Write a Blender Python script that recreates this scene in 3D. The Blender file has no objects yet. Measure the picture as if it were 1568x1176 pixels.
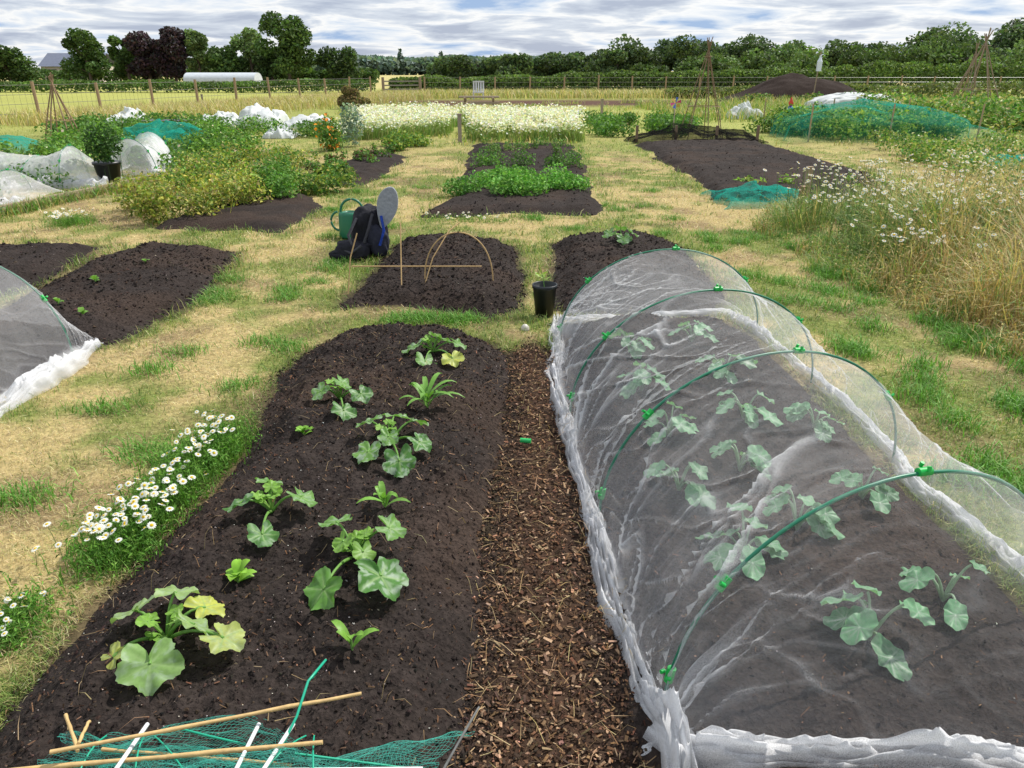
import bpy, math, numpy as np
from mathutils import Vector
rng=np.random.default_rng(7)
S=bpy.context.scene
# ------------------------------------------------------------ helpers
_g={}
def vn(x,y,s=1.0,seed=0):
    if seed not in _g: _g[seed]=np.random.default_rng(1000+seed).random((128,128))
    G=_g[seed]; x=np.asarray(x,float)*s; y=np.asarray(y,float)*s
    xi=np.floor(x).astype(int); yi=np.floor(y).astype(int); fx=x-xi; fy=y-yi
    fx=fx*fx*(3-2*fx); fy=fy*fy*(3-2*fy)
    a=G[xi%128,yi%128]; b=G[(xi+1)%128,yi%128]; c=G[xi%128,(yi+1)%128]; d=G[(xi+1)%128,(yi+1)%128]
    return (a*(1-fx)+b*fx)*(1-fy)+(c*(1-fx)+d*fx)*fy
def fbm(x,y,s=1.0,seed=0,o=4):
    r=0; w=.5; t=0
    for i in range(o):
        r=r+w*vn(x,y,s*2.03**i,seed+i); t+=w; w*=.5
    return r/t
def inpoly(x,y,P):
    x=np.asarray(x); y=np.asarray(y); r=np.zeros(x.shape,bool); n=len(P)
    for i in range(n):
        x1,y1=P[i]; x2,y2=P[(i+1)%n]
        if y1==y2: continue
        c=((y1>y)!=(y2>y))&(x<(x2-x1)*(y-y1)/(y2-y1)+x1); r^=c
    return r
def pdist(x,y,P):
    d=np.full(np.shape(x),1e9); n=len(P)
    for i in range(n):
        a=np.array(P[i]); b=np.array(P[(i+1)%n]); ab=b-a; L=ab@ab+1e-12
        t=np.clip(((x-a[0])*ab[0]+(y-a[1])*ab[1])/L,0,1)
        d=np.minimum(d,np.hypot(x-a[0]-t*ab[0],y-a[1]-t*ab[1]))
    return np.where(inpoly(x,y,P),d,-d)
def ss(e0,e1,x):
    t=np.clip((x-e0)/(e1-e0),0,1); return t*t*(3-2*t)
def mk(name,V,F,mat,C=None,smooth=False,parent=None):
    V=np.asarray(V,np.float32); F=np.asarray(F,np.int32); k=F.shape[1]
    me=bpy.data.meshes.new(name); me.vertices.add(len(V)); me.vertices.foreach_set('co',V.ravel())
    me.loops.add(F.size); me.loops.foreach_set('vertex_index',F.ravel())
    me.polygons.add(len(F)); me.polygons.foreach_set('loop_start',np.arange(0,F.size,k,dtype=np.int32))
    try: me.polygons.foreach_set('loop_total',np.full(len(F),k,np.int32))
    except Exception: pass
    me.polygons.foreach_set('use_smooth',np.full(len(F),smooth))
    me.update(calc_edges=True)
    if C is not None:
        C=np.asarray(C,np.float32)
        if C.shape[1]==3: C=np.hstack([C,np.ones((len(C),1),np.float32)])
        ca=me.color_attributes.new('Col','FLOAT_COLOR','POINT'); ca.data.foreach_set('color',C.ravel())
    me.materials.append(mat)
    ob=bpy.data.objects.new(name,me); S.collection.objects.link(ob)
    if parent: ob.parent=parent
    return ob
def empty(name,loc=(0,0,0)):
    e=bpy.data.objects.new(name,None); S.collection.objects.link(e); e.empty_display_size=.1; return e
class Acc:
    def __init__(s): s.V=[];s.F=[];s.C=[];s.n=0
    def add(s,V,F,C):
        V=np.asarray(V,float).reshape(-1,3); F=np.asarray(F,int)
        if F.shape[1]==4: F=np.vstack([F[:,[0,1,2]],F[:,[0,2,3]]])
        C=np.asarray(C,float)
        if C.ndim==1: C=np.tile(C[:3],(len(V),1))
        s.V.append(V); s.F.append(F+s.n); s.C.append(C[:,:3]); s.n+=len(V)
    def out(s,name,mat,smooth=False,parent=None):
        return mk(name,np.vstack(s.V),np.vstack(s.F),mat,np.vstack(s.C),smooth,parent)
def blades(acc,P,L,W,col,lean=.5,az=None):
    n=len(P)
    if n==0: return
    az=rng.random(n)*6.283 if az is None else az
    le=np.asarray(lean)*(.4+.9*rng.random(n)); L=np.broadcast_to(L,n); W=np.broadcast_to(W,n)
    d=np.stack([np.cos(az),np.sin(az),0*az],1); s=np.stack([-np.sin(az+.6*rng.standard_normal(n)),np.cos(az),0*az],1)
    up=np.array([0,0,1.])
    mid=P+(d*(np.sin(le)*.45*L)[:,None])+up*(np.cos(le)*.55*L)[:,None]
    tip=P+(d*(np.sin(np.minimum(le*1.5,1.55))*L)[:,None])+up*(np.cos(np.minimum(le*1.5,1.5))*L*.95)[:,None]
    w=(s*W[:,None]*.5)
    V=np.stack([P-w,P+w,mid-w*.8,mid+w*.8,tip],1)
    b=np.arange(n)[:,None]*5
    F=np.concatenate([b+[0,1,3],b+[0,3,2],b+[2,3,4]],0)
    acc.add(V,F,np.repeat(col,5,0))
def leaves(acc,P,size,col,up=.5,asp=.6,N=None):
    n=len(P)
    if n==0: return
    size=np.broadcast_to(size,n)
    nn=rng.standard_normal((n,3)) if N is None else N+rng.standard_normal((n,3))*.6
    nn[:,2]=np.abs(nn[:,2])+up; nn/=np.linalg.norm(nn,axis=1)[:,None]
    r=rng.standard_normal((n,3)); a=np.cross(nn,r); a/=np.linalg.norm(a,axis=1)[:,None]+1e-9; b=np.cross(nn,a)
    sz=size[:,None]
    V=np.stack([P-a*sz*.5,P+b*sz*asp*.5+nn*sz*.1,P+a*sz*.5-nn*sz*.08,P-b*sz*asp*.5+nn*sz*.1],1)
    i=np.arange(n)[:,None]*4
    acc.add(V,np.concatenate([i+[0,1,2],i+[0,2,3]],0),np.repeat(col,4,0))
def pick(cols,n,var=.18):
    cols=np.array(cols); c=cols[rng.integers(0,len(cols),n)]
    return np.clip(c*(1+var*rng.standard_normal((n,1)))*(1+.06*rng.standard_normal((n,3))),.005,1)
def ell(n,c,r,shell=.5,zmin=None):
    d=rng.standard_normal((n,3)); d/=np.linalg.norm(d,axis=1)[:,None]
    q=d*(rng.random((n,1))**shell)*np.array(r)+np.array(c)
    if zmin is not None: q[:,2]=np.maximum(q[:,2],zmin+rng.random(n)*.03)
    return q
def tube(acc,pts,rad,col,n=6,cap=True):
    pts=np.array(pts,float); m=len(pts); rad=np.broadcast_to(rad,m)
    T=np.gradient(pts,axis=0); T/=np.linalg.norm(T,axis=1)[:,None]+1e-9
    ref=np.array([0,0,1.]) if abs(T[0][2])<.9 else np.array([1.,0,0])
    V=[]
    for i in range(m):
        a=np.cross(T[i],ref); a/=np.linalg.norm(a)+1e-9; b=np.cross(T[i],a)
        th=np.arange(n)*2*math.pi/n
        V.append(pts[i]+rad[i]*(np.cos(th)[:,None]*a+np.sin(th)[:,None]*b))
    V=np.vstack(V); F=[]
    for i in range(m-1):
        for j in range(n):
            F.append([i*n+j,i*n+(j+1)%n,(i+1)*n+(j+1)%n,(i+1)*n+j])
    F=np.array(F)
    acc.add(V,F,col)
    if cap:
        for k,i in ((0,0),(m-1,(m-1)*n)):
            acc.add(np.vstack([V[i:i+n],pts[k]]),np.array([[j,(j+1)%n,n] for j in range(n)]),col)
def lathe(acc,c,prof,col,n=28,sx=1,sy=1):
    prof=np.array(prof,float); th=np.arange(n)*2*math.pi/n; m=len(prof)
    V=np.stack([np.outer(prof[:,0],np.cos(th))*sx+c[0],np.outer(prof[:,0],np.sin(th))*sy+c[1],np.outer(prof[:,1],np.ones(n))+c[2]],2).reshape(-1,3)
    F=[[i*n+j,i*n+(j+1)%n,(i+1)*n+(j+1)%n,(i+1)*n+j] for i in range(m-1) for j in range(n)]
    acc.add(V,F,col)
def boxm(acc,c,h,col,rz=0,rx=0):
    v=np.array([[x,y,z] for x in(-1,1) for y in(-1,1) for z in(-1,1)],float)*np.array(h)
    cx,sx=math.cos(rx),math.sin(rx); v=v@np.array([[1,0,0],[0,cx,sx],[0,-sx,cx]])
    cz,sz=math.cos(rz),math.sin(rz); v=v@np.array([[cz,sz,0],[-sz,cz,0],[0,0,1]])+np.array(c)
    acc.add(v,np.array([[0,1,3,2],[4,6,7,5],[0,4,5,1],[2,3,7,6],[0,2,6,4],[1,5,7,3]]),col)
# ------------------------------------------------------------ materials
def newmat(name):
    m=bpy.data.materials.new(name); m.use_nodes=True; nt=m.node_tree
    b=nt.nodes['Principled BSDF']; o=nt.nodes['Material Output']; return m,nt,b,o
def vmat(name,rough=.8,trans=0,bump=0,bscale=60,nvar=.0,nscale=30,spec=.3,sheen=0):
    m,nt,b,o=newmat(name); N=nt.nodes; L=nt.links
    a=N.new('ShaderNodeAttribute'); a.attribute_name='Col'; col=a.outputs['Color']
    tc=N.new('ShaderNodeTexCoord')
    if nvar:
        n=N.new('ShaderNodeTexNoise'); n.inputs['Scale'].default_value=nscale; n.inputs['Detail'].default_value=5
        L.new(tc.outputs['Object'],n.inputs['Vector'])
        r=N.new('ShaderNodeMapRange'); r.inputs[1].default_value=.25; r.inputs[2].default_value=.75
        r.inputs[3].default_value=1-nvar; r.inputs[4].default_value=1+nvar; L.new(n.outputs['Fac'],r.inputs[0])
        v=N.new('ShaderNodeVectorMath'); v.operation='SCALE'; L.new(col,v.inputs[0]); L.new(r.outputs[0],v.inputs['Scale']); col=v.outputs[0]
    L.new(col,b.inputs['Base Color']); b.inputs['Roughness'].default_value=rough; b.inputs['Specular IOR Level'].default_value=spec
    if bump:
        n=N.new('ShaderNodeTexNoise'); n.inputs['Scale'].default_value=bscale; n.inputs['Detail'].default_value=6
        L.new(tc.outputs['Object'],n.inputs['Vector'])
        bm=N.new('ShaderNodeBump'); bm.inputs['Strength'].default_value=1; bm.inputs['Distance'].default_value=bump
        L.new(n.outputs['Fac'],bm.inputs['Height']); L.new(bm.outputs[0],b.inputs['Normal'])
    if trans:
        t=N.new('ShaderNodeBsdfTranslucent'); s=N.new('ShaderNodeVectorMath'); s.operation='MULTIPLY'; s.inputs[1].default_value=(1.35,1.5,.8)
        L.new(col,s.inputs[0]); L.new(s.outputs[0],t.inputs['Color'])
        mx=N.new('ShaderNodeMixShader'); mx.inputs[0].default_value=trans
        L.new(b.outputs[0],mx.inputs[1]); L.new(t.outputs[0],mx.inputs[2]); L.new(mx.outputs[0],o.inputs['Surface'])
    return m
M_leaf=vmat('leaf',.45,.28,nvar=.15,nscale=80)
M_grass=vmat('grass_blade',.6,.25)
M_fol=vmat('foliage',.65,.22)
M_soil=vmat('soil',.95,0,bump=.016,bscale=60,nvar=.5,nscale=60,spec=.15)
M_crumb=vmat('crumbs',.95,0,bump=.002,bscale=200,nvar=.3,nscale=200,spec=.15)
M_ground=vmat('ground_mat',.95,0,bump=.02,bscale=40,nvar=.3,nscale=25,spec=.1)
M_wood=vmat('wood',.75,0,bump=.001,bscale=90,nvar=.2,nscale=50)
M_plastic=vmat('plastic',.4,0,spec=.5)
M_cloth=vmat('fabric',.85,0,bump=.004,bscale=60,nvar=.2,nscale=40)
M_fleece=vmat('fleece',.8,.2,bump=.006,bscale=30)
M_petal=vmat('petal',.6,.25)
M_wall=vmat('wall',.85,0,nvar=.1,nscale=3)
def netmat(name,col,edge=.35,fine=600,trans=.35,rough=0):
    m,nt,b,o=newmat(name); N=nt.nodes; L=nt.links; N.remove(b)
    a=N.new('ShaderNodeAttribute'); a.attribute_name='Col'
    sp=N.new('ShaderNodeSeparateColor'); L.new(a.outputs['Color'],sp.inputs[0])
    lw=N.new('ShaderNodeLayerWeight'); lw.inputs['Blend'].default_value=.35
    ml=N.new('ShaderNodeMath'); ml.operation='MULTIPLY'; ml.inputs[1].default_value=edge; L.new(lw.outputs['Facing'],ml.inputs[0])
    tc=N.new('ShaderNodeTexCoord'); nz=N.new('ShaderNodeTexNoise'); nz.inputs['Scale'].default_value=fine; nz.inputs['Detail'].default_value=1
    L.new(tc.outputs['Object'],nz.inputs['Vector'])
    mr=N.new('ShaderNodeMapRange'); mr.inputs[1].default_value=.3; mr.inputs[2].default_value=.7; mr.inputs[3].default_value=.55; mr.inputs[4].default_value=1.45
    L.new(nz.outputs['Fac'],mr.inputs[0])
    ad=N.new('ShaderNodeMath'); ad.operation='ADD'; L.new(sp.outputs[0],ad.inputs[0]); L.new(ml.outputs[0],ad.inputs[1])
    mm=N.new('ShaderNodeMath'); mm.operation='MULTIPLY'; mm.use_clamp=True; L.new(ad.outputs[0],mm.inputs[0]); L.new(mr.outputs[0],mm.inputs[1])
    d=N.new('ShaderNodeBsdfDiffuse'); d.inputs['Color'].default_value=(*col,1)
    t=N.new('ShaderNodeBsdfTranslucent'); t.inputs['Color'].default_value=(*col,1)
    m1=N.new('ShaderNodeMixShader'); m1.inputs[0].default_value=trans; L.new(d.outputs[0],m1.inputs[1]); L.new(t.outputs[0],m1.inputs[2])
    tr=N.new('ShaderNodeBsdfTransparent')
    m2=N.new('ShaderNodeMixShader'); L.new(mm.outputs[0],m2.inputs[0]); L.new(tr.outputs[0],m2.inputs[1]); L.new(m1.outputs[0],m2.inputs[2])
    L.new(m2.outputs[0],o.inputs['Surface']); return m
M_net=netmat('insect_mesh',(.82,.83,.85),.16)
M_teal=netmat('teal_mesh',(.03,.36,.28),.25,300)
M_black=netmat('black_mesh',(.02,.02,.02),.2,300)
# ------------------------------------------------------------ plan of the plot
BM=[(-1.38,1.05),(-1.38,1.47),(-1.39,1.68),(-1.38,2.00),(-1.35,2.17),(-1.30,2.55),(-1.22,3.05),(-1.29,3.47),(-1.34,4.00),(-1.29,4.37),(-1.15,4.68),(-.82,4.79),(-.41,4.75),(-.14,4.55),(.0,4.32),(-.03,3.63),(-.06,3.05),(-.09,2.51),(-.09,2.10),(-.10,1.79),(-.12,1.54),(-.17,1.05)]
BT=[(.36,.95),(.33,1.6),(.31,1.97),(.30,2.5),(.29,3.18),(.27,4.2),(.33,4.95),(.9,5.1),(1.5,5.05),(1.62,4.6),(1.64,3),(1.68,2),(1.72,.95)]
BA=[(-3.64,7.51),(-2.68,7.21),(-2.56,6.29),(-2.44,5.42),(-2.53,4.95),(-2.59,4.62),(-2.84,4.45),(-3.8,4.45),(-3.85,5.98),(-3.89,6.89)]
BB=[(-6.5,7.3),(-5.1,7.5),(-4.12,7.45),(-4.05,6.8),(-4.0,6.1),(-4.23,5.2),(-6.5,5.2)]
BL=[(-2.78,4.6),(-2.78,2.2),(-4.2,2.2),(-4.1,4.6)]
BC=[(-1.16,7.6),(-.57,7.8),(0,7.5),(.09,6.4),(.03,5.35),(-.15,5.1),(-.41,5.22),(-.87,5.45),(-1.27,5.38),(-1.23,6.4)]
BD=[(.44,7.6),(.8,7.9),(1.52,8.0),(1.7,7.45),(1.65,5.6),(1.4,5.2),(.41,5.26),(.31,5.6)]
BE=[(-1.04,9.2),(1.1,9.29),(1.25,10.8),(1.46,18.6),(-.9,18.6),(-.86,13.9),(-.86,10.55)]
BF=[(-4.0,8.45),(-2.5,8.2),(-2.5,9.6),(-2.75,10.7),(-3.6,10.9),(-4.1,10)]
BG=[(2.95,18.7),(5.96,20),(6.1,16),(6.03,11.83),(5.5,10.3),(4.05,10.1),(2.78,10.55),(2.98,12.6)]
BF2=[(-3.2,11.5),(-2.35,11.8),(-2.15,13.5),(-2.2,16.1),(-3.1,17),(-3.3,14.5)]
BW=[(-1,19.6),(1.65,19.7),(2.3,27),(-1.5,27)]
BWL=[(-4.3,19.5),(-1.8,21.5),(-1.7,30),(-5.9,30),(-5,24)]
PATH=[(-.22,1.0),(.42,1.0),(.38,1.45),(.33,1.97),(.32,3.18),(.28,4.3),(.12,4.62),(-.02,4.38),(-.05,3.6),(-.11,2.4)]
BEDS=[(BM,.14,.014),(BT,.11,.016),(BA,.1,.03),(BB,.09,.035),(BL,.08,.04),(BC,.13,.025),(BD,.12,.03),(BE,.08,.06),(BF,.08,.06),(BG,.1,.07),(BF2,.08,.06)]
def gz(x,y):
    return (fbm(x,y,1.3,40,3)-.5)*.05*np.clip(30/(np.abs(y)+1),0,1)
def bedz(x,y,i):
    P,H,_=BEDS[i]; d=pdist(x,y,P)+((.09 if i in(0,1) else .14) if i<7 else .35)*(fbm(x,y,3.5 if i<7 else 1.6,50,4)-.5)
    k=ss(-.02,.26,d)**.8
    z=-.03+.03*ss(-.06,0,d)+H*k+ (fbm(x,y,6,60,4)-.5)*.07*ss(0,.15,d)+(fbm(x,y,30,65,3)-.5)*.04*ss(0,.1,d)
    return z,d
def soilcol(x,y,n=None):
    f=fbm(x,y,3.5,70,4); g=vn(x,y,60,75)
    c=np.array([.0235,.0180,.0158])[None]*(.6+.75*f.ravel()+.6*g.ravel())[:,None]
    br=ss(.5,.75,fbm(x,y,1.7,77,3)).ravel()[:,None]
    return c*(1-br*.5)+np.array([.058,.038,.028])*br*.5
for i,(P,H,st) in enumerate(BEDS):
    A=np.array(P); x=np.arange(A[:,0].min()-.2,A[:,0].max()+.2,st); y=np.arange(A[:,1].min()-.2,A[:,1].max()+.2,st)
    X,Y=np.meshgrid(x,y,indexing='ij'); Z,d=bedz(X,Y,i)
    idx=np.arange(X.size).reshape(X.shape)
    q=np.stack([idx[:-1,:-1],idx[1:,:-1],idx[1:,1:],idx[:-1,1:]],-1).reshape(-1,4)
    q=q[(d.ravel()[q]>-.09).all(1)]
    used=np.unique(q); mp=np.full(X.size,-1); mp[used]=np.arange(len(used))
    V=np.stack([X.ravel(),Y.ravel(),Z.ravel()],1)[used]
    mk('soil_bed',V,mp[q],M_soil,soilcol(X,Y)[used],True)
# ------------------------------------------------------------ ground
def axis(a,b,st,far,n=46):
    c=np.arange(a,b+1e-6,st); g=np.geomspace(st,far,n)
    return np.concatenate([(a-np.cumsum(g))[::-1],c,b+np.cumsum(g)])
gx=axis(-7,7,.06,700); gy=np.concatenate([[-60,-20,-6,-2],np.arange(.6,16,.06),16+np.cumsum(np.geomspace(.06,500,60))])
X,Y=np.meshgrid(gx,gy,indexing='ij'); Z=gz(X,Y)
def greenness(x,y):
    return ss(.42,.62,fbm(x,y,.9,10,4)*.5+fbm(x,y,4,20,3)*.5)*.9
g=greenness(X,Y).ravel()[:,None]
straw=np.array([.41,.32,.15]); green=np.array([.15,.19,.045]); earth=np.array([.17,.115,.07])
e=ss(.50,.70,fbm(X,Y,2.3,30,4)).ravel()[:,None]
C=straw*(1-g)+green*g; C=C*(1-.6*e)+earth*.6*e
far=ss(13,26,Y).ravel()[:,None]; lawn=np.array([.30,.32,.09])*(.7+.6*fbm(X,Y,.35,80,4).ravel()[:,None]); C=C*(1-far)+lawn*far
md=(ss(-10,-17,X)*ss(20,30,Y)).ravel()[:,None]; C=C*(1-md)+np.array([.36,.37,.10])*(.75+.45*fbm(X*.3,Y*1.2,.3,85,3).ravel()[:,None])*md
f2=ss(75,85,Y).ravel()[:,None]; C=C*(1-f2)+np.array([.46,.40,.17])*f2
pd=pdist(X,Y,PATH); pm=ss(-.06,.03,pd).ravel()[:,None]; C=C*(1-pm)+np.array([.06,.036,.024])*pm
for i,(P,H,st) in enumerate(BEDS[:7]):
    dd=pdist(X,Y,P); m=ss(-.14,-.02,dd+.12*(fbm(X,Y,6,88,3)-.5)).ravel()[:,None]*.8; C=C*(1-m)+np.array([.03,.022,.018])*m
m=(ss(40,42,Y)*ss(50,48,Y)*ss(-9,-7,X)*ss(12,10,X)).ravel()[:,None]; C=C*(1-m)+np.array([.10,.055,.04])*m
idx=np.arange(X.size).reshape(X.shape)
q=np.stack([idx[:-1,:-1],idx[1:,:-1],idx[1:,1:],idx[:-1,1:]],-1).reshape(-1,4)
mk('ground',np.stack([X.ravel(),Y.ravel(),Z.ravel()],1),q,M_ground,C,True)
# ------------------------------------------------------------ grass
def nobed(x,y,mar=0.03):
    ok=np.ones(len(x),bool)
    for i,(P,_,_) in enumerate(BEDS): ok&=(pdist(x,y,P)+((.09 if i in(0,1) else .14) if i<7 else .35)*(fbm(x,y,3.5 if i<7 else 1.6,50,4)-.5))<-mar*rng.random(len(x))*1.5
    ok&=pdist(x,y,PATH)<-.02
    return ok
def near_any(x,y):
    m=np.full(len(x),-9.)
    for P,_,_ in BEDS: m=np.maximum(m,pdist(x,y,P))
    return m
acc=Acc()
n=520000
y=1.15*np.exp(rng.random(n)*math.log(34/1.15)); x=y*(rng.random(n)*2-1)*.95
x=np.where(y<2.2,x*1.25,x)
ok=nobed(x,y); x=x[ok]; y=y[ok]
g=greenness(x,y); ed=near_any(x,y); edge=np.exp(-((ed+.10)/.13)**2)*ss(.3,.6,fbm(x,y,1.5,37,3)+.12)
gg=np.clip(g+edge*.75,0,1)
isg=rng.random(len(x))<(.12+.8*gg)
tuft=fbm(x,y,9,33,3); keep=np.where(isg,rng.random(len(x))<ss(.38,.60,tuft+.14*gg)*1.0+.05,rng.random(len(x))<.7)
x=x[keep];y=y[keep];isg=isg[keep];gg=gg[keep];edge=edge[keep];tuft=tuft[keep]
P=np.stack([x,y,gz(x,y)-.003],1); sc=np.clip(y/5,.55,2.4)
tf=ss(.45,.68,tuft)
Lg=(.022+.025*rng.random(len(x))+.055*gg*rng.random(len(x))*tf+.05*edge*rng.random(len(x)))*np.clip(sc,.85,1.4)
Wd=.0038*sc*(.7+.6*rng.random(len(x)))
gc=pick([(.13,.23,.045),(.19,.29,.06),(.27,.34,.09),(.09,.17,.03),(.38,.37,.14)],len(x))
sc_=pick([(.60,.50,.27),(.52,.42,.20),(.68,.60,.36),(.38,.28,.14),(.42,.39,.16)],len(x))
a=isg; blades(acc,P[a],Lg[a],Wd[a],gc[a],.75)
b=~isg; P2=P[b]; P2[:,2]+=.004+rng.random(b.sum())*.01; blades(acc,P2,Lg[b]*1.1,Wd[b]*.8,sc_[b],1.25)
acc.out('grass',M_grass)
# ------------------------------------------------------------ crumbs / chips
def lumps(acc,P,size,col,flat=.7):
    n=len(P); base=np.array([[1,0,0],[-1,0,0],[0,1,0],[0,-1,0],[0,0,1],[0,0,-1]],float)
    F=np.array([[0,2,4],[2,1,4],[1,3,4],[3,0,4],[2,0,5],[1,2,5],[3,1,5],[0,3,5]])
    s=size[:,None,None]; V=base[None]*s*(.6+.8*rng.random((n,6,1))); V[:,:,2]*=flat
    th=rng.random(n)*6.28; c,s2=np.cos(th),np.sin(th); vx=V[:,:,0]*c[:,None]-V[:,:,1]*s2[:,None]; vy=V[:,:,0]*s2[:,None]+V[:,:,1]*c[:,None]
    V=np.stack([vx,vy,V[:,:,2]],2)+P[:,None]+.25*s*rng.standard_normal((n,6,3))
    acc.add(V,(np.arange(n)[:,None,None]*6+F).reshape(-1,3),np.repeat(col,6,0))
def chips(acc,P,L,W,col,tilt=.35):
    n=len(P); az=rng.random(n)*6.283; d=np.stack([np.cos(az),np.sin(az),tilt*rng.standard_normal(n)],1)
    s=np.stack([-np.sin(az),np.cos(az),tilt*rng.standard_normal(n)],1); u=np.array([0,0,1.])
    L=L[:,None];W=W[:,None]
    p=[P-d*L/2-s*W/2,P-d*L/2+s*W/2,P+d*L/2+s*W*.35,P+d*L/2-s*W*.35]
    V=np.stack(p+[k+u*W*.25 for k in p],1)
    F=np.array([[4,5,6,7],[0,1,5,4],[1,2,6,5],[2,3,7,6],[3,0,4,7]])
    acc.add(V,(np.arange(n)[:,None,None]*8+F).reshape(-1,4),np.repeat(col,8,0))
acc=Acc()
for i,cnt in ((0,36000),(1,12000),(2,8000),(3,4000),(5,9000),(6,7000),(7,3500),(9,3500)):
    A=np.array(BEDS[i][0]); x=rng.uniform(A[:,0].min()-.08,A[:,0].max()+.08,cnt*2); y=A[:,1].min()+(A[:,1].max()-A[:,1].min())*rng.random(cnt*2)**1.25
    z,d=bedz(x,y,i); k=np.where(d>-.06)[0][:cnt]; x,y,z=x[k],y[k],z[k]
    s=.0018+.0075*rng.random(len(x))**5; s*=np.clip(y/3.6,.8,1.9)
    c=pick([(.026,.019,.017),(.036,.026,.022),(.015,.012,.011),(.055,.038,.028)],len(x),.3)
    lumps(acc,np.stack([x,y,np.maximum(z,0)+s*.2],1),s,c)
    m=rng.random(len(x))<.016; lumps(acc,np.stack([x,y,np.maximum(z,0)+.003],1)[m],(s*.5+.001)[m],pick([(.4,.37,.33),(.25,.2,.16),(.55,.5,.45)],m.sum()))
acc.out('soil_crumbs',M_crumb)
acc=Acc()
n=21000; y=1.1+3.6*rng.random(n)**1.3; x=rng.uniform(-.3,.5,n); d=pdist(x,y,PATH)+.16*(fbm(x,y,5,95,3)-.5); k=(d>.015-.07*rng.random(n)**2); x,y=x[k],y[k]
chips(acc,np.stack([x,y,gz(x,y)+.003+rng.random(len(x))*.009],1),.004+.026*rng.random(len(x))**2.6,.003+.008*rng.random(len(x))**2,pick([(.13,.07,.04),(.19,.11,.06),(.09,.05,.03),(.05,.032,.022),(.07,.045,.03),(.32,.21,.13)],len(x),.3))
x=rng.uniform(-.25,.4,9000); y=1.1+3.6*rng.random(9000)**1.3; d=pdist(x,y,PATH)+.1*(fbm(x,y,7,97,3)-.5); k=(d>-.06)&(rng.random(9000)<np.exp(-np.maximum(d,0)/.07)+.12); x,y=x[k],y[k]; s=.003+.006*rng.random(len(x))**3
lumps(acc,np.stack([x,y,gz(x,y)+.010],1),s,pick([(.03,.022,.018),(.045,.03,.022)],len(x),.3))
for i,cnt in ((0,2600),(1,900)):
    A=np.array(BEDS[i][0]); x=rng.uniform(A[:,0].min(),A[:,0].max(),cnt); y=rng.uniform(A[:,1].min(),A[:,1].max(),cnt); z,d=bedz(x,y,i); k=d>-.03; x,y,z=x[k],y[k],z[k]
    chips(acc,np.stack([x,y,z+.005],1),.006+.02*rng.random(len(x))**3,.002+.003*rng.random(len(x)),pick([(.13,.07,.04),(.2,.12,.07),(.09,.05,.03)],len(x),.25),.6)
acc.out('wood_chips',M_crumb)
acc=Acc(); n=420; y=1.1+3.6*rng.random(n)**1.2; x=rng.uniform(-.15,.42,n)
blades(acc,np.stack([x,y,gz(x,y)+.014],1),.04+.09*rng.random(n),.0022,pick([(.5,.36,.18),(.4,.27,.13)],n),1.5)
n=260; y=rng.uniform(1.3,4.6,n); x=rng.uniform(-1.35,-.05,n); z,d=bedz(x,y,0); k=d>0
blades(acc,np.stack([x,y,z+.008],1)[k],.03+.07*rng.random(k.sum()),.002,pick([(.3,.2,.1),(.4,.3,.16)],k.sum()),1.5)
acc.out('straw',M_grass)
# ------------------------------------------------------------ leaves and vegetable plants
def bigleaf(acc,pos,az,tilt,size,kind='squash',c0=(.07,.17,.035),vein=(.20,.32,.12),silver=0,roll=0,fold=.0):
    nr,nt=11,60; r=np.linspace(0,1,nr)[:,None]; th=np.linspace(-math.pi,math.pi,nt)[None]
    ph=rng.random()*6.28
    if kind=='squash':
        R=(.72+.26*np.abs(np.cos(2.5*th))**.8+.03*np.sin(27*th+ph)+.06*np.sin(2*th+ph))*(1-.72*np.exp(-((math.pi-np.abs(th))/.30)**2))
        vd=[0,2*math.pi/5,-2*math.pi/5,4*math.pi/5*.93,-4*math.pi/5*.93]; ox=.1
    elif kind=='kale':
        R=(1/np.sqrt((np.cos(th)/1.25)**2+(np.sin(th)/.80)**2))*(1+.03*np.sin(7*th+ph)+.02*np.sin(13*th)); vd=[0,.5,-.5,1.1,-1.1,2,-2]; ox=1.0
    x=r*R*np.cos(th); y=r*R*np.sin(th)
    z=.10*r**2*R+.11*r**3*np.sin(5*th+ph)+.06*r**3*np.sin(9*th+2*ph)-fold*-np.abs(y)*.8
    vm=np.zeros_like(x)
    for v in vd:
        dth=np.abs(np.angle(np.exp(1j*(th-v)))); w=np.exp(-(dth*r/(.045-.02*r))**2)*(dth<1); vm=np.maximum(vm,w); z=z-.045*np.exp(-(dth*r/.09)**2)*(dth<1)*r
    z=z-.12*r**2*np.maximum(np.cos(th),0)
    c=np.array(c0)[None,None]*(1+.35*(fbm(x+ph,y+ph,5,90,2)-.5))[...,None]
    if silver:
        sm=ss(.50,.62,fbm(x*1.0+ph*3,y+ph,6,93,3))*silver*ss(.1,.3,r*np.ones_like(th)); c=c*(1-sm[...,None])+np.array([.32,.42,.30])*sm[...,None]
    c=c*(1-vm[...,None]*.75)+np.array(vein)*vm[...,None]*.75
    V=np.stack([(x+ox*(kind=='kale')),y,z],2).reshape(-1,3)*size
    cr,sr=math.cos(roll),math.sin(roll); V=V@np.array([[1,0,0],[0,cr,sr],[0,-sr,cr]])
    ct,st=math.cos(tilt),math.sin(tilt); V=V@np.array([[ct,0,-st],[0,1,0],[st,0,ct]])
    ca,sa=math.cos(az),math.sin(az); V=V@np.array([[ca,sa,0],[-sa,ca,0],[0,0,1]])+np.array(pos)
    i=np.arange(nr*nt).reshape(nr,nt); F=np.stack([i[:-1,:-1],i[1:,:-1],i[1:,1:],i[:-1,1:]],-1).reshape(-1,4)
    acc.add(V,F,c.reshape(-1,3))
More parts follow.
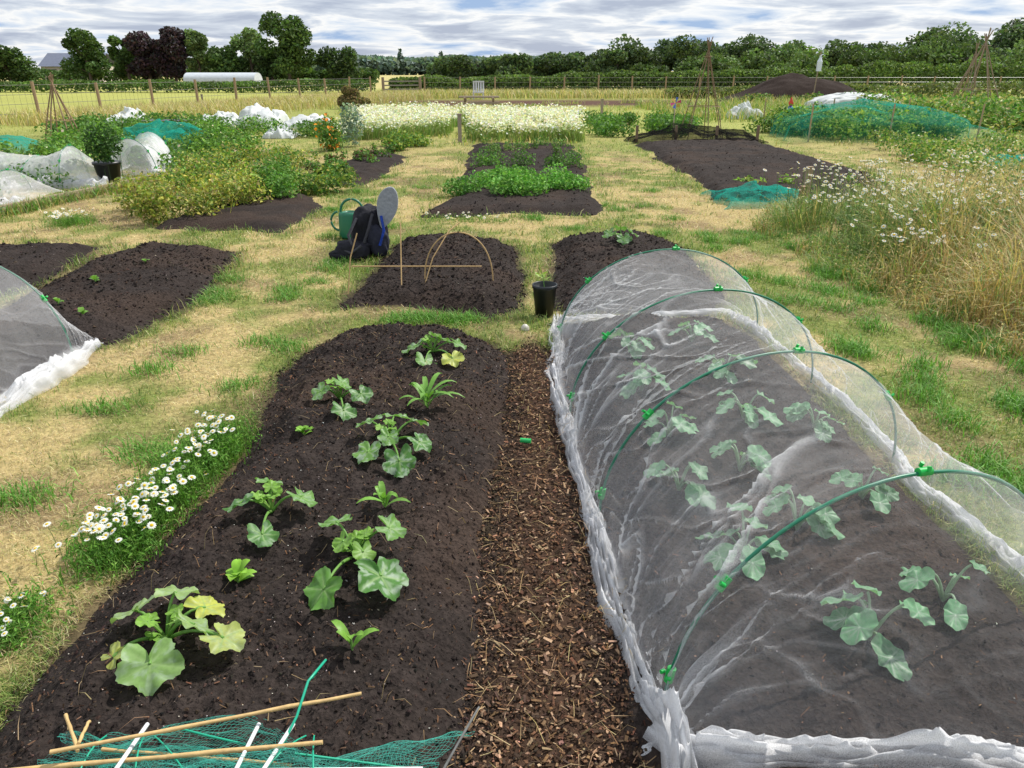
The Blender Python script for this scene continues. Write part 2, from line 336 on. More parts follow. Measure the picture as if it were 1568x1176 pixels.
def arc(a,b,rise=.05,n=7):
    a=np.array(a,float);b=np.array(b,float); t=np.linspace(0,1,n)[:,None]
    return a+(b-a)*t+np.array([0,0,1.])*(4*rise*t*(1-t))
def plant(name,base,L,kind='squash',stem=(.18,.36,.08),sr=.0045,bi=0):
    acc=Acc(); bz=float(bedz(np.array([base[0]]),np.array([base[1]]),bi)[0][0]); b=(base[0],base[1],bz-.005)
    for (x,y,z,s,c,sil) in L:
        az=math.atan2(y-b[1],x-b[0])+rng.normal()*.25
        tube(acc,arc(b,(x,y,z),.03),[sr*1.25]*3+[sr]*4,stem)
        bigleaf(acc,(x,y,z),az,.28+rng.random()*.3,s,kind,c,silver=sil,roll=rng.normal()*.22,vein=(.28,.42,.16) if kind=='squash' else (.34,.42,.34))
    if kind=='squash':
        for k in range(7):
            a=rng.random()*6.28; p=(b[0]+.04*math.cos(a),b[1]+.04*math.sin(a),b[2]+.04+.06*rng.random())
            tube(acc,arc(b,p,.01),.003,(.25,.42,.10)); bigleaf(acc,p,a,-.4,.018+.018*rng.random(),kind,(.2,.38,.06),silver=0)
    return acc.out(name,M_leaf,True)
G1=(.13,.28,.055); G2=(.075,.20,.04); GP=(.26,.38,.13); GY=(.46,.50,.09)
plant('squash_plant',(-1.0,1.70),[(-1.09,1.72,.22,.066,GP,.5),(-1.0,1.80,.22,.064,GP,.5),(-.89,1.66,.22,.070,GP,.6),(-.80,1.63,.20,.064,(.36,.42,.12),.3),(-.96,1.53,.20,.085,(.2,.34,.10),.5),(-.905,1.77,.19,.062,GY,.25),(-1.10,1.6,.16,.045,(.40,.44,.10),.2)])
plant('squash_plant',(-.526,2.08),[(-.60,2.16,.23,.064,G1,.6),(-.41,2.11,.24,.062,G1,.4),(-.405,1.89,.21,.098,G2,.9),(-.575,1.85,.19,.074,(.12,.28,.05),.1),(-.48,2.0,.22,.045,(.18,.34,.06),.2),(-.55,2.03,.24,.04,(.2,.38,.06),.1)])
plant('squash_plant',(-.893,2.37),[(-.985,2.31,.21,.06,G2,.6),(-.924,2.46,.21,.054,G1,.4),(-.765,2.337,.22,.06,G1,.5),(-.86,2.16,.18,.06,G2,.4)])
plant('squash_plant',(-.53,2.90),[(-.634,2.97,.22,.066,G1,.8),(-.431,2.98,.22,.066,G1,.8),(-.60,2.74,.19,.070,G1,.9),(-.46,2.68,.18,.078,G2,.9),(-.39,2.81,.20,.064,G2,.8),(-.53,3.03,.22,.058,G1,.6),(-.52,2.80,.23,.05,G1,.6)])
plant('squash_plant',(-.863,3.42),[(-.94,3.35,.20,.058,G1,.6),(-.735,3.32,.20,.06,G2,.6),(-.79,3.17,.18,.064,G2,.5),(-.85,3.42,.22,.054,G1,.4)])
plant('squash_plant',(-.46,4.05),[(-.56,3.99,.20,.072,G1,.7),(-.42,4.09,.22,.075,G1,.8),(-.33,3.86,.18,.066,GY,.25),(-.48,3.84,.17,.07,G1,.5),(-.32,4.05,.20,.064,G1,.5)])
plant('squash_plant',(1.05,7.1),[(.93,7.1,.22,.075,G1,.6),(1.15,7.15,.22,.08,G1,.6),(1.05,6.95,.2,.08,G2,.5),(1.05,7.25,.24,.07,G1,.3)],bi=6)
def seedling(name,x,y,bi,n=6,L=.07,w=.016,col=(.16,.33,.05),lean=.7):
    acc=Acc(); bz=float(bedz(np.array([x]),np.array([y]),bi)[0][0]); tube(acc,[(x,y,bz-.01),(x,y,bz+L*.45)],.0035,(.2,.36,.1))
    for k in range(n):
        a=k*2.4+rng.normal()*.3; t=np.linspace(0,1,7); le=lean*(.6+.7*rng.random()); l=L*(.7+.5*rng.random())
        c=np.stack([np.cos(a)*l*np.sin(le)*t,np.sin(a)*l*np.sin(le)*t,l*(np.cos(le)*t*1.2-.55*t**2.4)],1)+np.array([x,y,bz+L*.15*(k%3)+.004])
        ww=w*np.sin(np.pi*np.clip(t*.93+.05,0,1))**.7; s=np.array([-np.sin(a),np.cos(a),0])
        V=np.stack([c-s*ww[:,None],c+np.array([0,0,-.003]),c+s*ww[:,None]],1).reshape(-1,3); i=np.arange(6)[:,None]*3
        F=np.concatenate([i+[0,1,4,3],i+[1,2,5,4]],0); acc.add(V,F,np.array(col)*(.85+.3*rng.random()))
    return acc.out(name,M_leaf,True)
seedling('lettuce_seedling',-.88,1.96,0,12,.075,.017,(.24,.46,.05),.9)
seedling('sweetcorn_seedling',-.45,1.64,0,6,.11,.012,(.2,.4,.06),lean=.6)
seedling('sweetcorn_seedling',-.48,2.41,0,8,.12,.012,(.18,.38,.06),lean=.75)
seedling('sweetcorn_seedling',-.41,3.29,0,15,.19,.013,(.16,.34,.06),.8)
seedling('lettuce_seedling',-.95,3.04,0,8,.07,.016,(.2,.42,.05),.8)
for (x,y) in ((-3.29,5.73),(-3.23,5.11),(-3.2,6.4),(-2.95,4.9)): seedling('bean_seedling',x,y,2,5,.06,.02)
# ------------------------------------------------------------ brassicas under the net
KB=(.13,.30,.15)
def brassica(x,y,R,n,sz):
    L=[]
    for k in range(n):
        a=k*2.4+rng.normal()*.3; r=R*(.3+.6*rng.random()); L.append((x+r*math.cos(a),y+r*math.sin(a),.15+.10*rng.random(),sz*(.7+.4*rng.random()),tuple(np.array(KB)*(.7+.6*rng.random())),.3))
    plant('brassica_plant',(x,y),L,'kale',(.3,.42,.28),.004,bi=1)
brassica(1.05,1.73,.10,8,.055); brassica(1.36,1.90,.10,5,.045); brassica(1.04,2.30,.09,7,.05); brassica(1.36,2.5,.08,6,.04)
brassica(.80,2.15,.10,8,.05); brassica(.66,2.55,.09,7,.05); brassica(.95,2.72,.08,7,.045); brassica(1.1,3.2,.12,9,.05); brassica(.72,3.05,.10,8,.05)
brassica(.68,3.6,.1,8,.05); brassica(1.15,3.75,.1,8,.05); brassica(.7,4.15,.1,8,.05); brassica(1.1,4.3,.1,7,.05); brassica(1.4,3.1,.08,6,.045)
# ------------------------------------------------------------ daisies
def daisies(acc,P,rad,N=None,npet=12):
    for p in P:
        R=rad*(.75+.5*rng.random()); nv=np.array([rng.normal()*.4,rng.normal()*.4-.25,1.]); nv/=np.linalg.norm(nv)
        a=np.cross(nv,[1,0,0]); a/=np.linalg.norm(a); b=np.cross(nv,a)
        th=np.arange(npet)*2*math.pi/npet+rng.random(); w=.24*R
        d=np.cos(th)[:,None]*a+np.sin(th)[:,None]*b; s=-np.sin(th)[:,None]*a+np.cos(th)[:,None]*b
        V=np.stack([p+d*R*.25,p+d*R*.7+s*w,p+d*R-nv*R*.12,p+d*R*.7-s*w],1); i=np.arange(npet)[:,None]*4
        acc.add(V,i+[0,1,2,3],(.78,.78,.76))
        k=8; t2=np.arange(k)*6.283/k; V=np.vstack([p+R*.36*(np.cos(t2)[:,None]*a+np.sin(t2)[:,None]*b)+nv*R*.06,[p+nv*R*.26]])
        acc.add(V,[[j,(j+1)%k,k] for j in range(k)],(.8,.52,.02))
def daisy_clump(name,pts,width,ht,nh,nf,rad=.014):
    acc=Acc(); fl=Acc(); pts=np.array(pts); 
    t=rng.random(nf)*(len(pts)-1); i=t.astype(int); q=pts[i]+(pts[i+1]-pts[i])*(t-i)[:,None]; q=q+rng.standard_normal((nf,2))*width*.5
    H=ht*(.35+.65*rng.random(nf)); P=np.stack([q[:,0],q[:,1],gz(q[:,0],q[:,1])],1)
    blades(acc,P,H,.004,pick([(.12,.27,.04),(.18,.36,.06),(.09,.2,.03)],nf),.35)
    P3=P+np.stack([rng.normal(0,.02,nf),rng.normal(0,.02,nf),H*rng.random(nf)],1); leaves(acc,np.repeat(P3,3,0)+rng.normal(0,.012,(nf*3,3)),.022,pick([(.12,.27,.04),(.2,.38,.07),(.09,.2,.03)],nf*3),asp=.3)
    t=rng.random(nh)*(len(pts)-1); i=t.astype(int); q=pts[i]+(pts[i+1]-pts[i])*(t-i)[:,None]+rng.standard_normal((nh,2))*width*.45
    hp=np.stack([q[:,0],q[:,1],ht*(.75+.35*rng.random(nh))],1)
    for p in hp[:400]: tube(acc,[(p[0]+rng.normal()*.01,p[1]+rng.normal()*.01,p[2]*.3),p-[0,0,.004]],.0012,(.12,.22,.05),3,False)
    daisies(fl,hp,rad)
    e=empty(name); acc.out('stems',M_grass,parent=e); fl.out('flowers',M_petal,parent=e)
daisy_clump('daisy_plant',[(-1.47,2.22),(-1.44,2.45),(-1.42,2.75),(-1.38,3.0),(-1.38,3.2)],.14,.14,180,3200)
daisy_clump('daisy_plant',[(-1.60,1.83),(-1.62,1.95)],.12,.08,22,500,.011)
daisy_clump('daisy_plant',[(-5.2,8.65),(-5.0,8.7)],.25,.15,40,500,.02)
daisy_clump('daisy_plant',[(-1.0,9.0),(0.0,8.8)],.2,.08,30,300,.018)
# ------------------------------------------------------------ net tunnels
def tunnel(name,KL,KR,KH,seed,dens=.06,str_=1.0,ns=420,na=190,flare=.0,hoopcol=(.01,.17,.09)):
    e=empty(name); KL=np.array(KL,float);KR=np.array(KR,float);KH=np.array(KH,float); K=len(KH)
    s=np.linspace(0,K-1,ns); a=np.linspace(0,math.pi,na)
    i=np.minimum(s.astype(int),K-2); f=s-i
    lin=lambda A:A[i]+(A[i+1]-A[i])*(f[:,None] if A.ndim==2 else f)
    L=lin(KL);R=lin(KR);H=lin(KH); inner=(KH[i]>.2)&(KH[i+1]>.2)
    sg=np.where(inner,np.sin(np.pi*f)**.8,0); H=H*(1-.11*sg)
    Sg,Ag=np.meshgrid(s,a,indexing='ij')
    M=(L+R)/2; W=(R-L)/2
    bul=1-(.07*sg)[:,None]*np.sin(Ag)
    x=M[:,0,None]+W[:,0,None]*np.cos(Ag)*bul; y=M[:,1,None]+W[:,1,None]*np.cos(Ag)*bul; z=H[:,None]*np.sin(Ag)**.92
    u=Ag*.66; v=Sg*1.0
    warp=fbm(u,v,1.5,seed+1,3)*1.6; wp2=fbm(u,v,5,seed+2,3)*.5
    rd=lambda s1,s2,sd,pw,k=.35:(1-np.abs(2*vn(u*s1+warp*2.2,v*s2+warp*2.0+wp2+u*s2*k,1,seed+sd)-1))**pw
    r1=rd(1.5,6,5,18,.5); r2=rd(2.5,12,6,14,.2); r3=rd(1.2,26,7,9,.1); r4=rd(4,5,11,20,-.8)
    low=ss(.35,1,np.abs(np.cos(Ag))); left=ss(.25,-.6,np.cos(Ag)); wr=np.clip(.18+.75*left+.25*low,0,1)
    msk=ss(.40,.62,fbm(u,v,2.5,seed+12,3))
    disp=.030*(fbm(u,v,3,seed+8,3)-.5)+(.020*r1+.010*r2+.014*r4)*wr
    x=x+disp*np.cos(Ag)*1.4; z=z+disp*np.sin(Ag)*1.2
    foot=ss(.09,.0,np.minimum(Ag,math.pi-Ag))
    x=x+np.sign(np.cos(Ag))*foot*(.02+.035*vn(Sg*9,Sg*0,1,seed+15)); z=z+foot*.012
    D=dens*(.6+.8*fbm(u,v,2.2,seed+9,3))*(1+1.1*left)+str_*(.60*r1*wr*msk+.30*r2*wr*(.3+.7*msk)+.08*r3*wr+.45*r4*wr*ss(.5,.66,fbm(u,v,1.7,seed+20,3)))+.5*foot+.04*low
    C=np.stack([D,D,D],2).reshape(-1,3)
    idx=np.arange(ns*na).reshape(ns,na); q=np.stack([idx[:-1,:-1],idx[1:,:-1],idx[1:,1:],idx[:-1,1:]],-1).reshape(-1,4)
    mk('net_cover',np.stack([x,y,z],2).reshape(-1,3),q,M_net,C,True,e)
    hp=Acc(); cl=Acc()
    for k in range(K):
        if KH[k]<.2: continue
        m=(KL[k]+KR[k])/2; w=(KR[k]-KL[k])/2; t=np.linspace(0,math.pi,40)
        pts=np.stack([m[0]+w[0]*np.cos(t),m[1]+w[1]*np.cos(t),KH[k]*np.sin(t)**.92-.004],1)*1.0
        tube(hp,pts,.0055,hoopcol,8)
        for a0 in (.62,1.45,2.42,2.98):
            a1=a0+rng.normal()*.05; c=np.array([m[0]+w[0]*math.cos(a1),m[1]+w[1]*math.cos(a1),KH[k]*math.sin(a1)**.92])
            tg=np.array([-w[0]*math.sin(a1),-w[1]*math.sin(a1),KH[k]*math.cos(a1)]); tg/=np.linalg.norm(tg)
            nr=np.array([w[0]*math.cos(a1),w[1]*math.cos(a1),KH[k]*math.sin(a1)]); nr/=np.linalg.norm(nr)
            tube(cl,[c-tg*.022,c+tg*.022],.0125,(.01,.42,.07),10); bx=np.cross(tg,nr)
            tube(cl,[c+nr*.008-bx*.016,c+nr*.022-bx*.012],.006,(.01,.42,.07),6); tube(cl,[c+nr*.008+bx*.016,c+nr*.022+bx*.012],.006,(.01,.42,.07),6)
    hp.out('hoops',M_plastic,True,e); cl.out('clips',M_plastic,True,e)
    return e
def gather(name,path,w,h,seed,parent,dens=.8,n=700,m=30,mat=None,lump=1):
    path=np.array(path,float); sl=np.concatenate([[0],np.cumsum(np.linalg.norm(np.diff(path,axis=0),axis=1))]); t=np.linspace(0,sl[-1],n)
    c=np.stack([np.interp(t,sl,path[:,k]) for k in range(2)],1); 
    z0=np.interp(t,sl,path[:,2]) if path.shape[1]>2 else 0*t
    T=np.gradient(c,axis=0); T/=np.linalg.norm(T,axis=1)[:,None]; Nn=np.stack([-T[:,1],T[:,0]],1)
    u=np.linspace(-1,1,m); U,TT=np.meshgrid(u,t); wv=.35+1.3*fbm(TT,TT*0,2.5,seed,4); hv=.2+1.6*fbm(TT,TT*0,4,seed+9,3)
    off=(.045*(fbm(TT,TT*0,1.6,seed+2,4)-.5)*2*lump)
    wq=fbm(TT,U,3,seed+7,3)*2
    r=(1-np.abs(2*vn(TT*3+wq*1.5,U*2.6+wq*1.5,1,seed+4)-1)); r2=(1-np.abs(2*vn(TT*8+U*2+wq,U*4+wq,1,seed+5)-1))
    en=(1-np.abs(U)**2.5)
    Z=h*en*(.15+.9*r**2+.4*r2**2)*hv+z0[:,None]+.006
    edg=.35*(vn(TT*14,U*0,1,seed+6)-.5)*np.abs(U)**3*np.sign(U)
    Xw=c[:,0,None]+Nn[:,0,None]*((U+edg)*w*wv+off); Yw=c[:,1,None]+Nn[:,1,None]*((U+edg)*w*wv+off)
    D=dens*(.18+.6*r**1.8+.4*r2**2)*(1-.6*np.abs(U)**5); C=np.stack([D]*3,2).reshape(-1,3)
    idx=np.arange(n*m).reshape(n,m); q=np.stack([idx[:-1,:-1],idx[1:,:-1],idx[1:,1:],idx[:-1,1:]],-1).reshape(-1,4)
    mk(name,np.stack([Xw,Yw,Z],2).reshape(-1,3),q,mat or M_net,C,True,parent)
T1=tunnel('net_tunnel',[(.40,1.33),(.42,1.56),(.35,2.55),(.30,3.5),(.31,4.6),(.30,4.98)],[(1.80,1.22),(1.74,1.98),(1.74,3.0),(1.72,3.95),(1.68,4.85),(1.62,5.25)],[.14,.64,.62,.61,.60,.04],100,.045,.85)
gather('hem_side',[(.385,1.36),(.38,1.6),(.335,2.1),(.30,2.6),(.275,3.1),(.255,3.6),(.265,4.2),(.27,4.7),(.33,5.05)],.042,.04,200,T1,.95)
gather('hem_far',[(.33,5.02),(.9,5.12),(1.6,5.25)],.04,.03,210,T1,.7,150)
gather('hem_inner',[(1.62,5.2),(1.70,4.4),(1.75,3.4),(1.77,2.4),(1.80,1.24)],.035,.04,220,T1,.9)
gather('hem_front',[(.36,1.46,.02),(.44,1.33,.06),(.6,1.28,.12),(.95,1.285,.13),(1.2,1.25,.13),(1.5,1.27,.12),(1.85,1.23,.1)],.045,.045,230,T1,.9,360)
gather('hem_knot',[(.39,1.60,.0),(.405,1.48,.05),(.41,1.36,.07),(.41,1.15,.02)],.035,.09,240,T1,1.0,160,lump=.4)
T2=tunnel('net_tunnel',[(-3.98,5.0),(-3.98,4.62),(-3.98,3.6),(-3.98,2.5)],[(-2.70,4.62),(-2.77,4.40),(-2.75,3.6),(-2.75,2.5)],[.04,.60,.61,.61],300,.09,.6,ns=240)
gather('hem_side',[(-2.95,4.78),(-2.72,4.55),(-2.68,4.2),(-2.69,3.9),(-2.69,3.4),(-2.72,2.4)],.075,.05,320,T2,1.0)
# ------------------------------------------------------------ plant pot, seedling
e=empty('plant_pot'); a=Acc(); z0=0.0
lathe(a,(.235,5.2,0),[(.001,.01),(.062,.01),(.064,.0),(.084,.21),(.090,.212),(.091,.238),(.086,.24),(.083,.236),(.081,.20),(.001,.195)],(.012,.016,.02),40)
a.out('pot',M_plastic,True,e)
a=Acc(); tube(a,[(.235,5.2,.19),(.225,5.2,.27),(.215,5.19,.31)],.003,(.2,.36,.1))
for k in range(5):
    an=k*1.3; bigleaf(a,(.215+.02*math.cos(an),5.19+.02*math.sin(an),.27+.012*k),an,-.6,.022,'kale',(.28,.40,.08),(.3,.45,.1))
a.out('seedling',M_leaf,True,e)
# ------------------------------------------------------------ cane frame over bed
a=Acc(); cane=(.50,.34,.16)
tube(a,[(-1.25,5.5,.08),(-1.22,5.55,.35),(-1.17,5.62,.52)],.005,cane)
tube(a,arc((-.86,5.62,.05),(-.88,5.9,.55),0),.005,cane); tube(a,arc((-1.27,5.8,.22),(-.24,5.8,.22),0),.0055,cane)
t=np.linspace(0,math.pi,24); tube(a,np.stack([-.42+.27*-np.cos(t),5.75+0*t,.08+.42*np.sin(t)**.8],1),.006,cane)
tube(a,[(-.7,5.62,.05),(-.62,5.75,.3),(-.5,5.9,.48),(-.42,6.0,.53)],.005,cane)
a.out('cane_frame',M_wood,True)
# ------------------------------------------------------------ rucksack, boot, watering can
def blob(acc,c,r,col,seed,amp=.12,n=40,m=24,pw=.7,rz=0,rx=0):
    th=np.linspace(0,2*math.pi,n)[None]; ph=np.linspace(0,math.pi,m)[:,None]
    f=lambda q:np.sign(q)*np.abs(q)**pw
    x=f(np.sin(ph))*f(np.cos(th)); y=f(np.sin(ph))*f(np.sin(th)); z=f(np.cos(ph))*np.ones_like(th)
    k=1+amp*(fbm(x*1.2+5,z*1.4+y*.8+5,1.6,seed,4)-.5)*2
    V=np.stack([x*k*r[0],y*k*r[1],z*k*r[2]],2).reshape(-1,3)
    cx,sx=math.cos(rx),math.sin(rx); V=V@np.array([[1,0,0],[0,cx,sx],[0,-sx,cx]])
    cz,sz=math.cos(rz),math.sin(rz); V=V@np.array([[cz,sz,0],[-sz,cz,0],[0,0,1]])+np.array(c)
    i=np.arange(n*m).reshape(m,n); acc.add(V,np.stack([i[:-1,:-1],i[1:,:-1],i[1:,1:],i[:-1,1:]],-1).reshape(-1,4),col)
e=empty('backpack'); a=Acc(); blk=(.016,.016,.022)
blob(a,(-1.36,7.15,.24),(.17,.13,.23),blk,400,.22,rz=.3,rx=.15); blob(a,(-1.50,6.98,.09),(.17,.11,.09),(.02,.02,.028),404,.3); blob(a,(-1.27,7.03,.16),(.09,.07,.15),(.03,.032,.05),408,.25,rz=.4)
blob(a,(-1.62,6.92,.05),(.09,.07,.05),blk,412,.3)
a.out('bag',M_cloth,True,e); a=Acc()
for (p,c) in (([(-1.22,7.0,.40),(-1.19,6.93,.28),(-1.24,6.94,.14)],(.02,.06,.35)),([(-1.45,7.0,.38),(-1.52,6.9,.24),(-1.47,6.88,.1)],(.07,.07,.08)),([(-1.3,7.0,.42),(-1.33,6.93,.3),(-1.38,6.92,.17)],(.05,.05,.06)),([(-1.6,6.9,.12),(-1.5,6.86,.08),(-1.4,6.88,.15)],(.06,.06,.07))):
    tube(a,p,.014,c,8)
a.out('straps',M_cloth,True,e)
e=empty('walking_boot'); a=Acc()
t=np.linspace(0,2*math.pi,40,endpoint=False); hh=.19*np.sin(t); ww=(.085+.025*np.sin(t)+.012*np.sin(2*t+1))*np.cos(t)
def slab(acc,off,sc,col,th):
    c=np.array([-1.17,7.05,.47]); fw=np.array([.10,-.97,.1]); upv=np.array([.28,.1,.95]); sd=np.cross(fw,upv)
    fr=c+fw*off; A_=fr+sd*ww[:,None]*sc+upv*hh[:,None]*sc; B_=A_+fw*th; n=40
    ce=fr[None]; acc.add(np.vstack([A_,B_,ce,ce+fw*th]),[[i,(i+1)%n,n+(i+1)%n] for i in range(n)]+[[i,n+(i+1)%n,n+i] for i in range(n)]+[[i,(i+1)%n,2*n] for i in range(n)]+[[n+i,n+(i+1)%n,2*n+1] for i in range(n)],col)
slab(a,.0,1.0,(.30,.32,.35),.02); slab(a,-.022,1.03,(.6,.62,.65),.02); slab(a,-.055,.95,(.03,.08,.4),.03)
a.out('sole',M_cloth,False,e)
e=empty('watering_can'); a=Acc(); gr=(.015,.16,.085)
lathe(a,(-1.72,8.0,0),[(.001,.0),(.13,.0),(.135,.02),(.125,.24),(.12,.26),(.06,.275),(.05,.26)],gr,32,1,.8)
t=np.linspace(-.2,math.pi+.2,20); tube(a,np.stack([-1.70+.12*np.cos(t),8.0+0*t,.27+.13*np.sin(t)],1),.013,gr,8)
t=np.linspace(-1.4,1.4,14); tube(a,np.stack([-1.84-.09*np.cos(t),8.0+0*t,.17+.1*np.sin(t)],1),.012,gr,8)
tube(a,[(-1.6,8.0,.06),(-1.5,8.0,.16),(-1.38,8.0,.34)],[.03,.022,.016],gr,10); lathe(a,(-1.37,8.0,.34),[(.016,0),(.04,.03),(.001,.035)],gr,14)
a.out('body',M_plastic,True,e)
# ------------------------------------------------------------ foreground: canes, cloche frame, teal net
a=Acc()
for p,q,r in (((-1.35,1.16,.22),(-.43,1.245,.24),.0052),((-1.02,1.20,.26),(-.37,1.39,.24),.0045),((-1.12,1.40,.16),(-.99,1.24,.22),.0042),((-1.05,1.38,.16),(-1.0,1.26,.22),.004),((-.2,1.2,.1),(-.08,1.37,.22),.003),((-.95,1.26,.2),(-.5,1.22,.2),.004)):
    P=arc(p,q,0.002,9)+rng.normal(0,.0008,(9,3)); tube(a,P,[r*(1.15 if k%3==0 else .95) for k in range(9)],(.55,.38,.17) if r>.0035 else (.2,.2,.19),8)
a.out('bamboo_canes',M_wood,True)
e=empty('netting_cloche'); a=Acc()
for x in (-.86,-.60,-.55): tube(a,[(x,1.10,.262),(x+.03+.02*rng.normal(),1.32,.215)],.005,(.72,.74,.74),8)
tube(a,[(-.98,1.17,.235),(-.2,1.2,.21)],.0055,(.7,.72,.72),8)
a.out('tubes',M_plastic,True,e); a=Acc(); tg=(.01,.36,.22)
tube(a,[(-.86,1.36,.15),(-.8,1.33,.19),(-.72,1.30,.2),(-.62,1.29,.18)],.003,tg); tube(a,[(-.54,1.24,.2),(-.51,1.32,.24),(-.50,1.40,.27),(-.47,1.46,.28),(-.5,1.43,.25)],.0035,tg); tube(a,[(-.5,1.25,.2),(-.25,1.27,.13),(-.15,1.26,.1)],.003,tg)
for k in range(5): x=-.95+.13*k; tube(a,arc((x,1.15,.22),(x+.1*rng.normal(),1.3,.2),.02),.002,tg)
a.out('ties',M_plastic,True,e)
a=Acc(); nx,ny=110,60
uu,vv=np.meshgrid(np.linspace(0,1,nx),np.linspace(0,1,ny),indexing='ij')
for sh in (0,1):
    NX=-1.02+.88*uu+.07*np.sin(vv*5+sh*2)+.10*(fbm(uu,vv,5,500+sh*20,4)-.5); NY=1.04+(.30+.04*sh)*vv*(.5+.7*vn(uu,vv,3,505+sh))+.08*(fbm(uu,vv,5,506+sh*20,4)-.3)
    NZ=.12+.12*np.sin(np.pi*np.clip(uu*.9+.15,0,1))*(.4+.6*np.cos(vv*1.7))+.12*(fbm(uu,vv,5,508+sh*20,4)-.4)
    NZ=np.maximum(NZ,.05)
    G_=np.stack([NX,NY,NZ],2)
    for A in (G_,G_.transpose(1,0,2)):
        n_,m_,_=A.shape; w=.00028
        for off in (np.array([w,0,0]),np.array([0,w,w*.5])):
            V=np.stack([A-off,A+off],2).reshape(-1,3); idx=np.arange(n_*m_).reshape(n_,m_)*2
            i=idx[:,:-1].ravel(); j=idx[:,1:].ravel(); a.add(V,np.stack([i,i+1,j+1,j],1),(.05,.36,.28))
a.out('net',M_plastic,False,e)
a=Acc(); tube(a,[(.04,3.16,.03),(.09,3.15,.03)],.012,(.01,.42,.10),8); a.out('net_clip',M_plastic,True)
a=Acc(); lathe(a,(.09,4.86,.01),[(.03,0),(.028,.02),(.015,.035),(.001,.04)],(.55,.52,.45),12); a.out('snail_shell',M_plastic,True)
# ------------------------------------------------------------ mid-distance vegetation
def bush(name,blobs,n,ls,cols,stems=None,zmin=0,flow=None,mat=None):
    a=Acc()
    for (c,r) in blobs:
        k=int(n); P=ell(k,c,r,.45,.02); leaves(a,P,ls*(.6+.8*rng.random(k)),pick(cols,k)*(.75+.5*rng.random()),.4)
        ks=max(6,k//60); b=np.stack([c[0]+rng.normal(0,r[0]*.5,ks),c[1]+rng.normal(0,r[1]*.5,ks),np.zeros(ks)],1); blades(a,b,(c[2]+r[2])*(.9+.35*rng.random(ks)),ls*.12,pick(cols,ks),.35)
    if flow:
        for (c,r) in blobs:
            k=int(flow[0]); P=ell(k,c,np.array(r)*1.05,.15,.05); leaves(a,P,flow[1],pick([flow[2]],k,.08),.8,.9)
    return a.out(name,mat or M_fol)
GR=[(.065,.155,.03),(.10,.22,.04),(.15,.29,.055)]; YG=[(.26,.34,.06),(.36,.40,.08),(.15,.24,.04),(.46,.43,.09),(.34,.28,.11)]
def rb(x0,x1,y0,y1,h,n,r):
    return [((rng.uniform(x0,x1),rng.uniform(y0,y1),h*(.3+.25*rng.random())),(r*(.6+.8*rng.random()),r*(.6+.8*rng.random()),h*(.35+.3*rng.random()))) for _ in range(n)]
bush('potato_plants',rb(-.75,1.25,10.3,12.2,.36,15,.28),550,.05,[(.08,.23,.03),(.14,.33,.06),(.21,.4,.08)])
bush('pea_plants',rb(-.6,1.1,13.5,14.2,.4,9,.2),240,.045,GR)
bush('cornflower_plants',rb(-.7,1.2,15,18.3,.3,16,.15),120,.045,GR+[(.3,.33,.12)])
bush('broad_bean_plants',rb(-4.9,-3.4,8.6,10.6,.5,15,.26),420,.05,YG)
bush('bean_bush',[((-3.35,10.4,.27),(.3,.3,.3)),((-3.1,10.2,.2),(.25,.25,.22)),((-3.3,10.9,.3),(.25,.3,.3))],700,.05,GR+[(.15,.3,.05)])
bush('chard_plants',rb(-3.9,-2.5,10.9,12.2,.35,9,.22),260,.06,GR+YG[:2]); bush('beetroot_plants',rb(-3.6,-2.3,12.5,16.5,.25,16,.14),110,.06,GR+[(.12,.05,.04)])
bush('mustard_plants',rb(-5.4,-3.9,11,15,.45,22,.3),280,.055,YG+GR)
bush('marigold_plant',rb(-4.15,-3.85,17,17.6,.75,4,.25),400,.06,GR,flow=(22,.09,(.8,.28,.02)))
bush('artichoke_plant',[((-3.75,18.3,.5),(.3,.3,.5))],500,.09,[(.2,.27,.2),(.26,.35,.28)])
bush('salad_plants',rb(-3.1,-2.2,17.3,18.6,.35,9,.3),350,.07,GR+YG[:2])
bush('vegetable_patch',rb(-10.5,-5.2,13.6,22.5,.5,62,.5),300,.08,GR+[(.2,.36,.06)],flow=(3,.07,(.8,.75,.5)))
bush('vegetable_patch',rb(-13,-8,20,25,.5,20,.6),260,.1,GR)
def flowers_field(name,P,n,h,nf):
    A=np.array(P); a=Acc(); x=rng.uniform(A[:,0].min()-.4,A[:,0].max()+.4,n); y=rng.uniform(A[:,1].min()-.5,A[:,1].max(),n); d=pdist(x,y,P)+.9*(fbm(x,y,1.5,605,3)-.5); k=(d>0)&(fbm(x,y,1.4,600,3)>.30); x,y=x[k],y[k]
    H=h*(.5+.5*rng.random(len(x)))*(.4+1.1*fbm(x,y,1.1,610,3)); blades(a,np.stack([x,y,0*x],1),H,.02,pick([(.15,.26,.06),(.34,.36,.14),(.22,.32,.08)],len(x)),.4)
    P3=np.stack([x,y,H*1.02],1); m=rng.random(len(x))<nf*ss(.25,.48,fbm(x,y,2.5,615,3)); leaves(a,P3[m]+rng.normal(0,.04,(m.sum(),3)),.075,pick([(.82,.82,.74),(.8,.8,.72),(.75,.70,.45)],m.sum(),.06),1.0,.9)
    return a.out(name,M_fol)
flowers_field('chamomile_bed',BW,17000,.55,1.0); flowers_field('chamomile_bed',BWL,20000,.5,.85)
